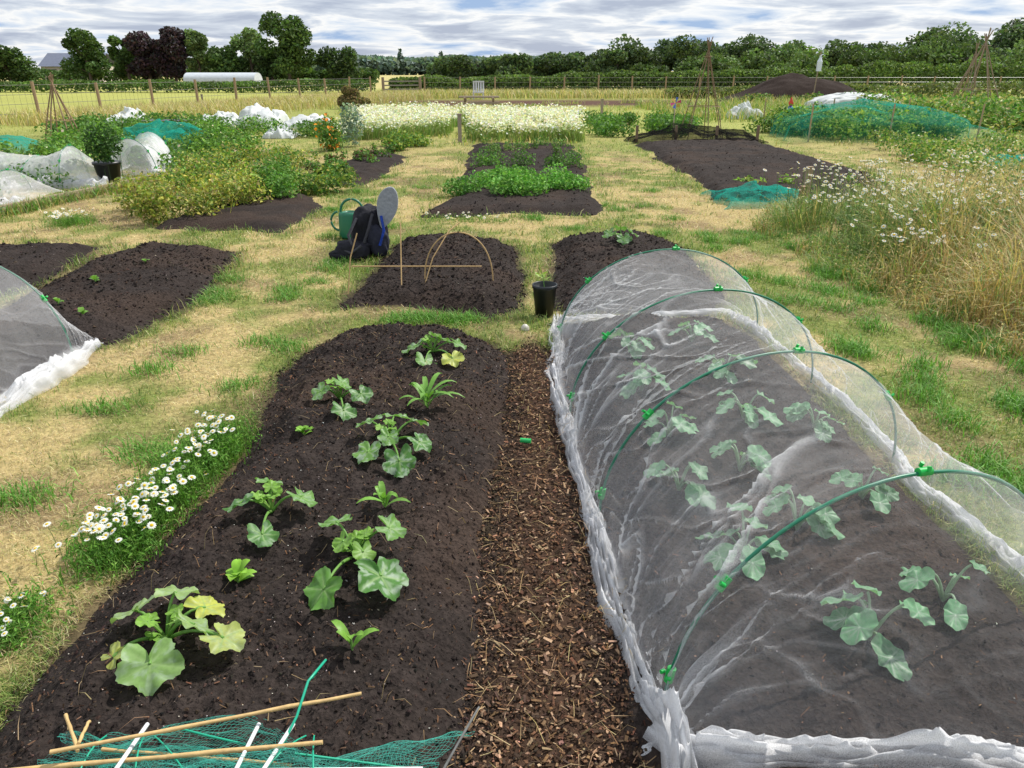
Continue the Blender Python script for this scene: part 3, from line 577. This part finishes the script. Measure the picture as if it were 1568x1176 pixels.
# meadow patch right
WR=[(3.3,9.5),(2.75,8.4),(2.75,7.2),(2.8,5.8),(3.0,4.7),(3.1,4.1),(5,3.8),(9.5,6),(11,9),(8,10.2),(5.6,9.7)]
a=Acc(); n=110000; x=rng.uniform(2.4,11,n); y=rng.uniform(3.6,10.5,n); d=pdist(x,y,WR)+.5*(fbm(x,y,2,618,3)-.5); k=(d>.0)&(rng.random(n)<ss(.28,.50,fbm(x,y,1.9,620,4))); x,y,d=x[k],y[k],d[k]
g=ss(.46,.60,fbm(x,y,.9,630,3)); h=(.2+.65*ss(0,1.0,d))*(.5+.7*rng.random(len(x)))*(.6+.8*fbm(x,y,2.4,635,3))
c=np.where((rng.random(len(x))<.25+.55*g)[:,None],pick([(.13,.23,.06),(.20,.31,.07),(.28,.35,.12)],len(x)),pick([(.52,.40,.17),(.62,.5,.25),(.40,.28,.12)],len(x)))
blades(a,np.stack([x,y,0*x],1),h,.006,c,.65)
m=rng.random(len(x))<.45; P3=np.stack([x,y,h*(.5+.5*rng.random(len(x)))],1)[m]; P3[:,:2]+=rng.normal(0,.07,(len(P3),2)); leaves(a,P3,.03,c[m]*1.05,.3,.4)
a.out('meadow_grass',M_grass)
a=Acc(); cc=[(3.75,6.9,.34),(4.1,7.2,.36),(4.3,6.6,.36),(3.9,7.9,.36),(3.5,8.6,.32),(4.8,7.6,.42),(3.35,6.1,.2),(4.9,5.8,.38),(4.6,8.6,.42),(5.4,8.9,.45),(5.6,7.6,.5),(4.0,9.2,.35),(3.3,7.6,.25)]
P=np.vstack([np.stack([rng.normal(c[0],.26,46),rng.normal(c[1],.24,46),c[2]+.14+.2*rng.random(46)],1) for c in cc]); 
for p in P: tube(a,[(p[0]+rng.normal()*.03,p[1],0),p-[0,0,.005]],.0022,(.15,.24,.06),3,False)
daisies(a,P,.022,npet=9); a.out('oxeye_daisies',M_petal)
bush('thistle_plants',[((3.85,7.0,.3),(.35,.3,.28)),((4.25,6.8,.32),(.35,.3,.3)),((5.3,7.8,.45),(.5,.4,.4)),((4.9,7.0,.35),(.3,.3,.35)),((3.6,7.6,.25),(.3,.3,.25)),((4.4,7.9,.3),(.4,.3,.3))],800,.04,[(.15,.26,.08),(.24,.33,.14)])
a=Acc(); n=15000; cx=rng.uniform(1.9,3.5,70); cy=rng.uniform(2.3,8,70); i=rng.integers(0,70,n); x=rng.normal(cx[i],.07); y=rng.normal(cy[i],.07)
ok=nobed(x,y,.05); blades(a,np.stack([x,y,0*x],1)[ok],.04+.10*rng.random(ok.sum()),.005,pick([(.10,.24,.03),(.16,.34,.06)],ok.sum()),.7)
n=12000; cx=np.concatenate([rng.uniform(-.9,-.3,8),rng.uniform(-2.4,-1.4,22),rng.uniform(-2.4,2.5,34)]); cy=np.concatenate([rng.uniform(5.0,5.15,8),rng.uniform(2.0,7,22),rng.uniform(7.9,13,34)]); i=rng.integers(0,len(cx),n); x=rng.normal(cx[i],.08); y=rng.normal(cy[i],.06)
ok=nobed(x,y,.0); blades(a,np.stack([x,y,0*x],1)[ok],.04+.07*rng.random(ok.sum()),.005,pick([(.10,.24,.03),(.16,.34,.06)],ok.sum()),.7)
a.out('grass_tufts',M_grass)
# ------------------------------------------------------------ allotment things, right
def crumple(name,x0,x1,y0,y1,h,mat,dens,seed,parent=None,n=60,flat=0):
    u=np.linspace(0,1,n); U,V=np.meshgrid(u,u,indexing='ij'); en=(np.sin(np.pi*U)*np.sin(np.pi*V))**.35
    Z=h*en*(.1+1.2*fbm(U,V,5,seed,4)) if not flat else h*en**.6*(.75+.5*fbm(U,V,4,seed,3)); X_=x0+(x1-x0)*U+.22*(fbm(U,V,5,seed+5,3)-.5)*(x1-x0); Y_=y0+(y1-y0)*V+.22*(fbm(U,V,5,seed+8,3)-.5)*(y1-y0)
    D=dens*(.4+1.2*fbm(U*3,V,6,seed+3,3)); i=np.arange(n*n).reshape(n,n); q=np.stack([i[:-1,:-1],i[1:,:-1],i[1:,1:],i[:-1,1:]],-1).reshape(-1,4)
    C=np.stack([D]*3,2).reshape(-1,3) if mat in (M_net,M_teal,M_black) else np.tile([.66,.68,.70],(n*n,1)); return mk(name,np.stack([X_,Y_,Z+.01],2).reshape(-1,3),q,mat,C,True,parent)
crumple('teal_netting',2.75,4.0,9.7,11.0,.24,M_teal,.38,700); crumple('teal_netting',8.9,10.6,14.3,15.3,.2,M_teal,.45,710)
a=Acc(); boxm(a,(3.95,10.2,.24),(.035,.035,.24),(.33,.25,.16),.2); boxm(a,(3.62,9.5,.16),(.03,.03,.17),(.25,.17,.1),.2,.15); a.out('wooden_posts',M_wood)
a=Acc()
bl=rb(7.4,11.6,19.6,23,.75,34,.6); 
e=empty('netted_fruit_cage'); ob=bush('fruit_bushes',bl,480,.10,GR+[(.26,.38,.06),(.3,.42,.08)]); ob.parent=e
crumple('net_cover',7.2,11.8,19.2,23.4,.82,M_teal,.11,720,e,60,1)
a=Acc()
for x in (7.4,9.4,11.6):
    for y in (19.5,23.2): tube(a,[(x,y,0),(x,y,.9)],.02,(.4,.3,.18),6)
a.out('posts',M_wood,parent=e)
bush('vegetable_patch',rb(2.2,5.6,20.6,27,.45,26,.45),260,.09,GR); bush('weeds',rb(7.5,13,10.6,18,.5,50,.5),260,.07,GR+[(.36,.36,.12),(.3,.38,.1)],flow=(4,.05,(.8,.78,.6))); bush('weeds',rb(14,30,19,34,.9,55,1.0),330,.15,GR+[(.24,.34,.08),(.4,.38,.15)])
bush('squash_bed_plants',rb(3.3,5.8,10.6,12.2,.22,9,.12),60,.06,[(.24,.42,.08),(.36,.44,.1)])
def wigwam(name,x,y,h,r,n,col=(.24,.16,.10),rad=.012):
    a=Acc()
    for k in range(n):
        t=k*2*math.pi/n+.3; b=np.array([x+r*math.cos(t),y+r*math.sin(t),0]); top=np.array([x-.12*r*math.cos(t),y-.12*r*math.sin(t),h*(.95+.12*rng.random())])
        tube(a,[b,(b+top)/2+rng.normal(0,.015,3),top],rad,col,5)
    for z in (.35,.86): 
        t=np.linspace(0,6.283,12); rr=r*(1-z*1.02)+.03; tube(a,np.stack([x+rr*np.cos(t),y+rr*np.sin(t),0*t+h*z],1),.007,col,4)
    a.out(name,M_wood)
wigwam('bean_wigwam',4.95,20.5,2.3,.6,7); wigwam('bean_wigwam',17.4,30,2.9,1.1,7,(.3,.22,.16),.02); wigwam('bean_wigwam',-11,19.2,1.55,.45,6,(.3,.2,.12),.016)
wigwam('bean_wigwam',18.8,33,2.6,.5,5,(.28,.2,.14),.018)
e=empty('netted_bed_edging'); crumple('net',3.0,6.1,18.9,20.0,.45,M_black,.5,760,e); a=Acc()
for x in (3.05,4.0,5.0,6.0): boxm(a,(x,19.12,.2),(.03,.03,.22),(.2,.14,.09))
a.out('posts',M_wood,parent=e)
e=empty('fleece_cover'); crumple('fleece',8.1,9.2,28.9,30,.62,M_fleece,1,730,e); e=empty('fleece_cover'); crumple('fleece',12.8,16.2,32.5,35,.75,M_fleece,1,735,e,60,1)
n=70; u=np.linspace(-1,1,n); U,V=np.meshgrid(u,u,indexing='ij'); R_=np.sqrt(U**2+V**2); Z=np.clip(1-R_**1.6,0,1)**.8*1.7*(.45+1.0*fbm(U+3,V+3,1.8,740,5))*(.75+.35*U)-.05
i=np.arange(n*n).reshape(n,n); q=np.stack([i[:-1,:-1],i[1:,:-1],i[1:,1:],i[:-1,1:]],-1).reshape(-1,4)
mk('soil_heap',np.stack([U*4.6+16.2,V*2.6+46.5,Z],2).reshape(-1,3),q,M_soil,np.tile([.030,.019,.015],(n*n,1)),True)
bush('weeds',rb(13,20,43.5,44.5,.5,14,.5),200,.14,GR+[(.35,.3,.12)])
a=Acc(); tube(a,[(16.6,44,0),(16.7,44,2.6)],.03,(.3,.22,.15)); lathe(a,(16.7,44,1.6),[(.001,0),(.13,.02),(.14,.5),(.05,.7),(.05,.8),(.001,.82)],(.7,.75,.85),14); a.out('bird_scarer',M_plastic)
a=Acc(); tube(a,[(4.15,20.2,0),(4.15,20.2,.9)],.012,(.5,.4,.3))
for k in range(6):
    t=k*math.pi/3; c=np.array([4.15,20.15,.9]); a.add([c,c+.14*np.array([math.cos(t),.1,math.sin(t)]),c+.14*np.array([math.cos(t+.6),-.2,math.sin(t+.6)])],[[0,1,2]],[(.7,.1,.25),(.1,.2,.6),(.8,.5,.1)][k%3])
a.out('garden_pinwheel',M_plastic)
a=Acc(); lathe(a,(10,28.5,0),[(.001,0),(.13,0),(.14,.35),(.05,.5),(.001,.5)],(.02,.05,.3),12); lathe(a,(10,28.5,.5),[(.06,0),(.09,.07),(.001,.3)],(.6,.05,.03),12); a.out('garden_gnome',M_plastic,True)
# ------------------------------------------------------------ left allotment
a=Acc()
for (p,q_) in (((-6.5,8.5),(-6.0,11)),((-6.0,11),(-5.5,14)),((-5.5,14),(-5.1,17))):
    c=((p[0]+q_[0])/2,(p[1]+q_[1])/2,.05); l=math.hypot(q_[0]-p[0],q_[1]-p[1]); boxm(a,c,(l/2-.01,.03,.06),(.30,.24,.16),math.atan2(q_[1]-p[1],q_[0]-p[0]))
a.out('wooden_bed_edging',M_wood)
n=5000; t=rng.random(n); b=Acc(); x=-6.5+1.4*t+rng.normal(0,.08,n)+.1; y=8.5+8.5*t; blades(b,np.stack([x,y,0*x],1),.08+.14*rng.random(n),.012,pick([(.14,.28,.05),(.4,.36,.15)],n),.6); b.out('edge_grass',M_grass)
def leftnet(KL,KR,KH,seed,d):
    e=tunnel('net_tunnel',KL,KR,KH,seed,d,1.0,ns=150,na=80)
    gather('hem',[tuple(p) for p in KL],.12,.12,seed+2,e,.8,200,16)
leftnet([(-9.8,9.2),(-9.4,9.3),(-8.6,9.5),(-7.6,9.7),(-6.9,9.9),(-6.45,10.0)],[(-9.9,10.7),(-9.5,10.6),(-8.7,10.9),(-7.7,10.8),(-7.0,11.1),(-6.55,11.2)],[.04,.5,.38,.52,.40,.04],800,.18)
leftnet([(-9.8,11.4),(-9.4,11.5),(-8.4,11.4),(-7.4,11.5),(-6.8,11.5),(-6.1,11.5)],[(-9.9,12.9),(-9.4,12.7),(-8.5,12.8),(-7.5,12.7),(-7.0,12.7),(-6.4,12.7)],[.04,.5,.62,.42,.58,.04],830,.2)
leftnet([(-5.85,12.7),(-5.95,12.9),(-6.2,13.8),(-6.4,14.6)],[(-6.7,12.8),(-6.75,12.9),(-7.0,13.8),(-7.2,14.6)],[.04,.62,.45,.6],860,.3)
bush('net_covered_crops',rb(-9.4,-6.8,9.6,12.3,.35,26,.3),220,.06,GR)
e=empty('potted_plant'); a=Acc(); lathe(a,(-6.25,11.9,0),[(.001,.01),(.14,.01),(.19,.32),(.205,.32),(.205,.36),(.18,.36),(.001,.33)],(.012,.014,.014),24); a.out('pot',M_plastic,True,e)
ob=bush('foliage',[((-6.25,11.9,.62),(.28,.28,.3))],900,.06,[(.04,.10,.02),(.07,.16,.03)]); ob.parent=e
bush('lavender_plants',rb(-7.6,-6.3,8.7,9.3,.35,10,.2),240,.04,[(.24,.33,.15),(.18,.28,.09),(.34,.32,.34)])
crumple('teal_netting',-9.2,-7,17,19,.6,M_teal,.45,870); crumple('teal_netting',-12.5,-10.6,16.3,17.8,.35,M_teal,.45,875)
for i_,(x0,x1,y0,y1,h) in enumerate(((-8.6,-7.2,24,26,.7),(-7.0,-5.4,23,24.8,.45),(-6.6,-5.8,20.5,21.5,.35),(-13.3,-12,25.5,27,.55),(-10.2,-9.2,25.5,27,.45))):
    e=empty('fleece_cover'); crumple('fleece',x0,x1,y0,y1,h,M_fleece,1,880+i_*7,e,40)
a=Acc(); boxm(a,(-9.8,22.5,.3),(.7,.35,.05),(.03,.03,.035)); boxm(a,(-9.8,22.2,.15),(.66,.03,.12),(.04,.04,.045)); boxm(a,(-10.4,22.5,.15),(.03,.3,.12),(.04,.04,.045)); boxm(a,(-9.2,22.5,.15),(.03,.3,.12),(.04,.04,.045)); a.out('cold_frame',M_plastic)
a=Acc(); n=26000; t=rng.random(n); x=-16.5+7.5*t+rng.normal(0,1.2,n)+rng.uniform(0,2.5,n); y=26+26*t+rng.normal(0,.8,n); blades(a,np.stack([x,y,0*x],1),.25+.4*rng.random(n),.03,pick([(.48,.4,.18),(.36,.36,.12),(.6,.5,.27)],n),.4)
x=rng.uniform(-9,32,n); y=54+rng.normal(0,1.6,n); blades(a,np.stack([x,y,0*x],1),.3+.4*rng.random(n),.04,pick([(.48,.4,.18),(.24,.30,.08),(.6,.5,.27)],n),.4)
n=20000; x=rng.uniform(6,30,n); y=rng.uniform(27,44,n); k=fbm(x,y,.4,640,3)>.48; blades(a,np.stack([x,y,0*x],1)[k],.2+.4*rng.random(k.sum()),.03,pick([(.48,.4,.18),(.24,.32,.08),(.17,.26,.06)],k.sum()),.4)
n=26000; x=rng.uniform(-9,20,n); y=rng.uniform(18,44,n); k=(fbm(x,y,.35,645,4)>.50)&(near_any(x,y)<-.2); blades(a,np.stack([x,y,0*x],1)[k],.08+.16*rng.random(k.sum()),.03,pick([(.52,.44,.2),(.24,.34,.08),(.36,.38,.12)],k.sum()),.5)
a.out('rough_grass',M_grass)
# ------------------------------------------------------------ fences, gate, bench
def fence(name,pts,n,h=1.3,wires=(.3,.6,.9,1.2)):
    a=Acc(); w=Acc(); pts=np.array(pts,float); sl=np.concatenate([[0],np.cumsum(np.linalg.norm(np.diff(pts,axis=0),axis=1))]); t=np.linspace(0,sl[-1],n); P=np.stack([np.interp(t,sl,pts[:,k]) for k in range(2)],1)
    for p in P: hh=h*(.95+.1*rng.random()); tube(a,[(p[0],p[1],0),(p[0]+rng.normal()*.02,p[1],hh)],.055,(.36,.25,.15),7)
    for z in wires: tube(w,np.column_stack([P,np.full(n,z)]),.008,(.16,.15,.13),3)
    t2=np.linspace(0,sl[-1],n*12); 
    for tt in t2: x,y=np.interp(tt,sl,pts[:,0]),np.interp(tt,sl,pts[:,1]); tube(w,[(x,y,.05),(x,y,max(wires))],.004,(.16,.15,.13),3,False)
    e=empty(name); a.out('posts',M_wood,parent=e); w.out('wires',M_plastic,parent=e)
fence('wire_fence',[(-20,20),(-16.5,27),(-9,51)],13); fence('wire_fence',[(-6,55),(12,57),(40,58)],20)
a=Acc()
for z in (.25,.5,.75,1.0): boxm(a,(-7.4,53.5,z),(1.3,.02,.04),(.30,.27,.22),.5)
boxm(a,(-8.5,52.9,.6),(.08,.08,.65),(.3,.22,.15)); boxm(a,(-6.2,54.1,.6),(.08,.08,.65),(.3,.22,.15)); a.out('field_gate',M_wood)
a=Acc(); boxm(a,(-1.4,34,.62),(.85,.3,.03),(.28,.22,.16)); boxm(a,(-1.4,33.4,.38),(.85,.1,.025),(.28,.22,.16)); boxm(a,(-1.4,34.6,.38),(.85,.1,.025),(.28,.22,.16))
for x in (-2.0,-.8): boxm(a,(x,33.75,.3),(.04,.03,.34),(.25,.19,.13),0,.5); boxm(a,(x,34.25,.3),(.04,.03,.34),(.25,.19,.13),0,-.5); boxm(a,(x,34,.345),(.03,.7,.03),(.25,.19,.13))
a.out('picnic_table',M_wood)
a=Acc(); boxm(a,(-2.1,50,.4),(.35,.3,.03),(.6,.6,.6))
for k in range(5): boxm(a,(-2.1-.3+.15*k,50.3,.72),(.045,.02,.3),(.6,.6,.6),0,-.15)
boxm(a,(-2.1,50.33,1.02),(.36,.025,.04),(.6,.6,.6))
for x in (-2.4,-1.8):
    for y in (49.75,50.25): boxm(a,(x,y,.185),(.03,.03,.185),(.6,.6,.6))
a.out('garden_chair',M_plastic)
for (x,y) in ((-14.0,36),(3.4,30),(-1.3,19.5)): a=Acc(); boxm(a,(x,y,.3),(.04,.04,.33),(.3,.25,.2),.3); boxm(a,(x,y,.65),(.05,.05,.02),(.28,.22,.18),.3); a.out('wooden_post',M_wood)
e=empty('compost_heap'); a=Acc(); P=np.vstack([ell(1300,(-7.3+dx,37+dy,z),(r,r,r*.8),.3,.03) for dx,dy,z,r in ((0,0,.25,.5),(-.45,.1,.3,.4),(.4,.1,.2,.38),(-.1,.2,.65,.32),(-.35,0,.8,.25))]); leaves(a,P,.13,pick([(.28,.2,.1),(.15,.1,.06),(.14,.18,.05),(.4,.32,.16)],len(P)),.2,.3); a.out('heap',M_fol,parent=e)
# ------------------------------------------------------------ hedges
def hedge(name,pts,hts,wid,n,ls,cols,seed):
    a=Acc(); pts=np.array(pts,float); hts=np.array(hts,float); t=rng.random(n)*(len(pts)-1); i=t.astype(int); f=t-i
    c=pts[i]+(pts[i+1]-pts[i])*f[:,None]; h=(hts[i]+(hts[i+1]-hts[i])*f)*(.75+.5*fbm(c[:,0],c[:,0]*0,.45,seed,4))
    ang=rng.random(n)*math.pi; rr=rng.random(n)**.25; x=c[:,0]; y=c[:,1]+np.cos(ang)*wid*rr; z=h*np.sin(ang)**.5*rr
    c2=pick(cols,n,.22)*(.5+1.0*fbm(x*.8,z*1.4,1,seed+5,3))[:,None]; leaves(a,np.stack([x,y,z],1),ls*(.7+.6*rng.random(n)),c2,.3,.7); return a.out(name,M_fol)
HG=[(.08,.15,.03),(.11,.2,.04),(.15,.24,.055)]
hedge('hedge',[(-10,66),(5,65),(20,64),(45,62),(75,60)],[1.1,1.35,1.8,2.6,3.2],1.1,48000,.24,[(.14,.21,.045),(.18,.26,.07),(.09,.15,.04)],950)
hedge('hedge',[(-62,66),(-40,66),(-11,64)],[.75,.85,1.0],1.0,17000,.22,HG,960)
hedge('hedge',[(10,52),(22,50),(40,44)],[.6,.9,1.4],1.0,10000,.2,[(.16,.22,.07),(.26,.29,.1)],970)
# ------------------------------------------------------------ trees
def tree(name,x,y,h,w,cols,n=5000,ls=.42,lobes=16,conic=0.,tk=.18):
    e=empty(name); a=Acc(); tk=max(tk,h*.025); top=np.array([x+rng.normal()*.2,y,h*.75])
    tube(a,[(x,y,-.1),(x+.05,y,h*.25),(x-.05,y,h*.5),top],[tk*1.3,tk,tk*.7,tk*.2],(.10,.08,.06),8)
    f=Acc(); m=n//lobes
    for k in range(lobes):
        zz=h*(.2+.74*(k+.5)/lobes); prof=math.sin(math.pi*min(1,(.12+.80*(zz/h-.12)))**.9) if not conic else (1-conic*(zz/h))
        t=rng.random()*6.28; r=w*.5*max(.15,prof)*(.35+.5*rng.random()); c=np.array([x+r*math.cos(t),y+r*math.sin(t),zz]); R=w*(.17+.1*rng.random())*(1-.5*conic*zz/h)
        tube(a,[(x,y,zz*.6),(np.array([x,y,zz*.6])+c)/2+[0,0,.1],c],[tk*.45,tk*.3,tk*.1],(.10,.08,.06),5)
        P=ell(m,c,(R,R,R*.8),.35); shade=.65+.7*rng.random(); leaves(f,P,ls*(.6+.8*rng.random(m)),pick(cols,m,.22)*shade,.3,.7)
    a.out('trunk',M_wood,True,e); f.out('crown',M_fol,False,e)
TG=[(.06,.115,.03),(.08,.145,.035),(.105,.175,.045)]; TD=[(.05,.09,.028),(.07,.12,.035)]; PU=[(.045,.026,.036),(.065,.036,.045),(.045,.045,.04)]; LG=[(.13,.20,.07),(.17,.24,.09)]
tree('garden_tree',-55.5,106,6.2,5.6,TG,6000,conic=.35); tree('garden_tree',-50.4,106,5.9,4.4,TG,5000,conic=.4)
tree('copper_beech_tree',-47.2,105,6.0,4.8,PU,6000); tree('copper_beech_tree',-43.4,104,6.6,5.0,PU,6500)
tree('poplar_tree',-40.2,104,6.4,3.4,LG,3500); tree('garden_tree',-33.8,105,6.5,4.6,LG,3200,lobes=12); tree('garden_tree',-36.8,104,4.2,4.6,TG,4000)
tree('oak_tree',-28.2,102,7.8,7.2,TG,8000,lobes=20); tree('garden_tree',-31,104,4.2,4.0,TD,3000); tree('garden_tree',-22.2,104,3.9,5.5,TD,4500); tree('garden_tree',-66,106,4.0,7.0,TG,5000); tree('garden_tree',-71,104,3.6,6,TG,4000)
hedge('distant_shrubs',[(-90,110),(-60,110),(-30,109),(-18,108)],[1.6,1.8,2.0,1.8],1.5,14000,.4,TG,980)
def treeline(name,us,tops,Yd,n,ls,cols,wid=5,step=2.6):
    a=Acc(); us=np.array(us,float); tops=np.array(tops,float); xs=us; X0=np.arange(xs[0],xs[-1],step)
    m=int(n/len(X0))
    for x in X0:
        hh=np.interp(x,xs,tops); h=hh*(.80+.28*rng.random()); y=Yd+rng.normal()*wid; xx=x+rng.normal()*1.0; tube(a,[(xx,y,0),(xx,y,h*.6)],.2,(.07,.06,.05),5)
        tone=.75+.5*rng.random()
        for k in range(8):
            c=(xx+rng.normal()*1.5,y+rng.normal()*1.0,h*(.10+.70*rng.random())); R=h*(.16+.10*rng.random())+.3; P=ell(m//8,c,(R*1.3,R,R*.9),.35,.1); P[:,2]=np.minimum(P[:,2],h*1.02)
            leaves(a,P,ls*(.6+.8*rng.random(len(P))),pick(cols,len(P),.2)*(.7+.6*rng.random())*tone,.3,.7)
    return a.out(name,M_fol)
treeline('tree_line',[-10,0,7,12,17,22,28,35,43,48,55,63,68,75,82,95],[4.0,4.0,3.8,5.3,6.2,5.7,6.1,6.7,6.2,6.0,7.5,8.0,8.6,9.8,9.6,9.6],118,110000,.5,[(.075,.13,.045),(.10,.16,.055),(.125,.185,.065),(.085,.125,.07)],3)
treeline('tree_line',[16,40,60,80,100],[3.0,4.4,5.8,6.8,7],92,40000,.42,[(.09,.15,.04),(.12,.18,.06)],2)
HAZE=[(.14,.20,.17),(.16,.23,.19)]  # distance haze painted into the woodland leaves as paler, bluish greens
a=Acc(); n=16000; x=rng.uniform(-160,40,n); h=(4.5+3.5*fbm(x,0*x,.05,990,4)); z=h*rng.random(n)**.6; leaves(a,np.stack([x,330+rng.normal(0,6,n),z],1),2.2,pick(HAZE,n,.15),.3,.8)
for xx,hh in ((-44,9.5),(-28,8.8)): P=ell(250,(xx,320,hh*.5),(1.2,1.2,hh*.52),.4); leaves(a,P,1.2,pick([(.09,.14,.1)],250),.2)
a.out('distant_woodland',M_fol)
e=empty('bungalow_house'); a=Acc(); hx,hy=-63,118
boxm(a,(hx,hy,1.1),(4,3,1.1),(.5,.46,.4)); a.out('walls',M_wall,parent=e)
a=Acc(); a.add([(hx-4.3,hy-3.3,2.2),(hx+4.3,hy-3.3,2.2),(hx+4.3,hy,4.0),(hx-4.3,hy,4.0),(hx-4.3,hy+3.3,2.2),(hx+4.3,hy+3.3,2.2)],[[0,1,2,3],[3,2,5,4]],(.16,.18,.24)); boxm(a,(hx+1.5,hy,4.1),(.35,.35,.5),(.3,.15,.1)); a.out('roof',M_wall,parent=e)
a=Acc()
for x in (-2.4,2.3): boxm(a,(hx+x,hy-3.02,1.3),(.6,.02,.5),(.04,.05,.06))
boxm(a,(hx,hy-3.02,1.0),(.45,.02,1.0),(.2,.08,.05)); a.out('windows_and_door',M_plastic,parent=e)
a=Acc(); t=np.linspace(0,math.pi,16)
xs=np.linspace(-37,-29,9); V=np.array([[x,92+1.6*math.cos(tt),1.45*math.sin(tt)**.6] for x in xs for tt in t]); i=np.arange(9*16).reshape(9,16); a.add(V,np.stack([i[:-1,:-1],i[1:,:-1],i[1:,1:],i[:-1,1:]],-1).reshape(-1,4),(.5,.54,.58))
a.add(np.vstack([V[-16:],[[-29,92,0]]]),[[j,j+1,16] for j in range(15)],(.5,.54,.58)); a.out('polytunnel',M_wall,True)
# ------------------------------------------------------------ camera, light, world
cam=bpy.data.cameras.new('camera'); co=bpy.data.objects.new('camera',cam); S.collection.objects.link(co); S.camera=co
cam.sensor_width=36; cam.lens=26.17; cam.clip_start=.05; cam.clip_end=6000
co.location=(0,0,1.65); co.rotation_euler=(math.radians(90-22.83),0,0)
EL=math.radians(50); AZ=math.radians(50)
sd=Vector((math.sin(AZ)*math.cos(EL),math.cos(AZ)*math.cos(EL),math.sin(EL)))
sl=bpy.data.lights.new('sun','SUN'); so=bpy.data.objects.new('sun',sl); S.collection.objects.link(so); sl.energy=5.0; sl.angle=math.radians(.6); sl.color=(1,.955,.88)
so.rotation_euler=sd.to_track_quat('Z','Y').to_euler()
w=bpy.data.worlds.new('World'); S.world=w; w.use_nodes=True; nt=w.node_tree; N=nt.nodes; L=nt.links
bg=N['Background']; sky=N.new('ShaderNodeTexSky'); sky.sky_type='NISHITA'; sky.sun_disc=False; sky.sun_elevation=EL; sky.sun_rotation=AZ
tc=N.new('ShaderNodeTexCoord'); sx=N.new('ShaderNodeSeparateXYZ'); L.new(tc.outputs['Generated'],sx.inputs[0])
def M(op,a,b=None,clamp=False):
    m=N.new('ShaderNodeMath'); m.operation=op; m.use_clamp=clamp
    for k,v in enumerate((a,b)):
        if v is None: continue
        if isinstance(v,(int,float)): m.inputs[k].default_value=v
        else: L.new(v,m.inputs[k])
    return m.outputs[0]
zz=M('ADD',M('MAXIMUM',sx.outputs[2],0),.10); cx=M('DIVIDE',sx.outputs[0],zz); cy=M('DIVIDE',sx.outputs[1],zz)
cb=N.new('ShaderNodeCombineXYZ'); L.new(cx,cb.inputs[0]); L.new(cy,cb.inputs[1])
n1=N.new('ShaderNodeTexNoise'); n1.inputs['Scale'].default_value=1.0; n1.inputs['Detail'].default_value=9; n1.inputs['Roughness'].default_value=.56; n1.inputs['Distortion'].default_value=.35; L.new(cb.outputs[0],n1.inputs['Vector'])
cr=N.new('ShaderNodeValToRGB'); L.new(n1.outputs['Fac'],cr.inputs[0]); el=cr.color_ramp.elements
el[0].position=.33; el[0].color=(3.6,5.2,8.0,1); el[1].position=.41; el[1].color=(7.6,8.4,9.6,1)
for p,c in ((.48,(10.4,10.4,10.4,1)),(.53,(7.2,7.8,8.8,1)),(.62,(4.6,5.2,6.6,1))): q=el.new(p); q.color=c
mx=N.new('ShaderNodeMix'); mx.data_type='RGBA'; mx.inputs[0].default_value=.9; L.new(sky.outputs[0],mx.inputs[6]); L.new(cr.outputs[0],mx.inputs[7])
L.new(mx.outputs[2],bg.inputs['Color']); bg.inputs['Strength'].default_value=.10
S.view_settings.view_transform='Standard'; S.view_settings.look='None'; S.view_settings.exposure=0
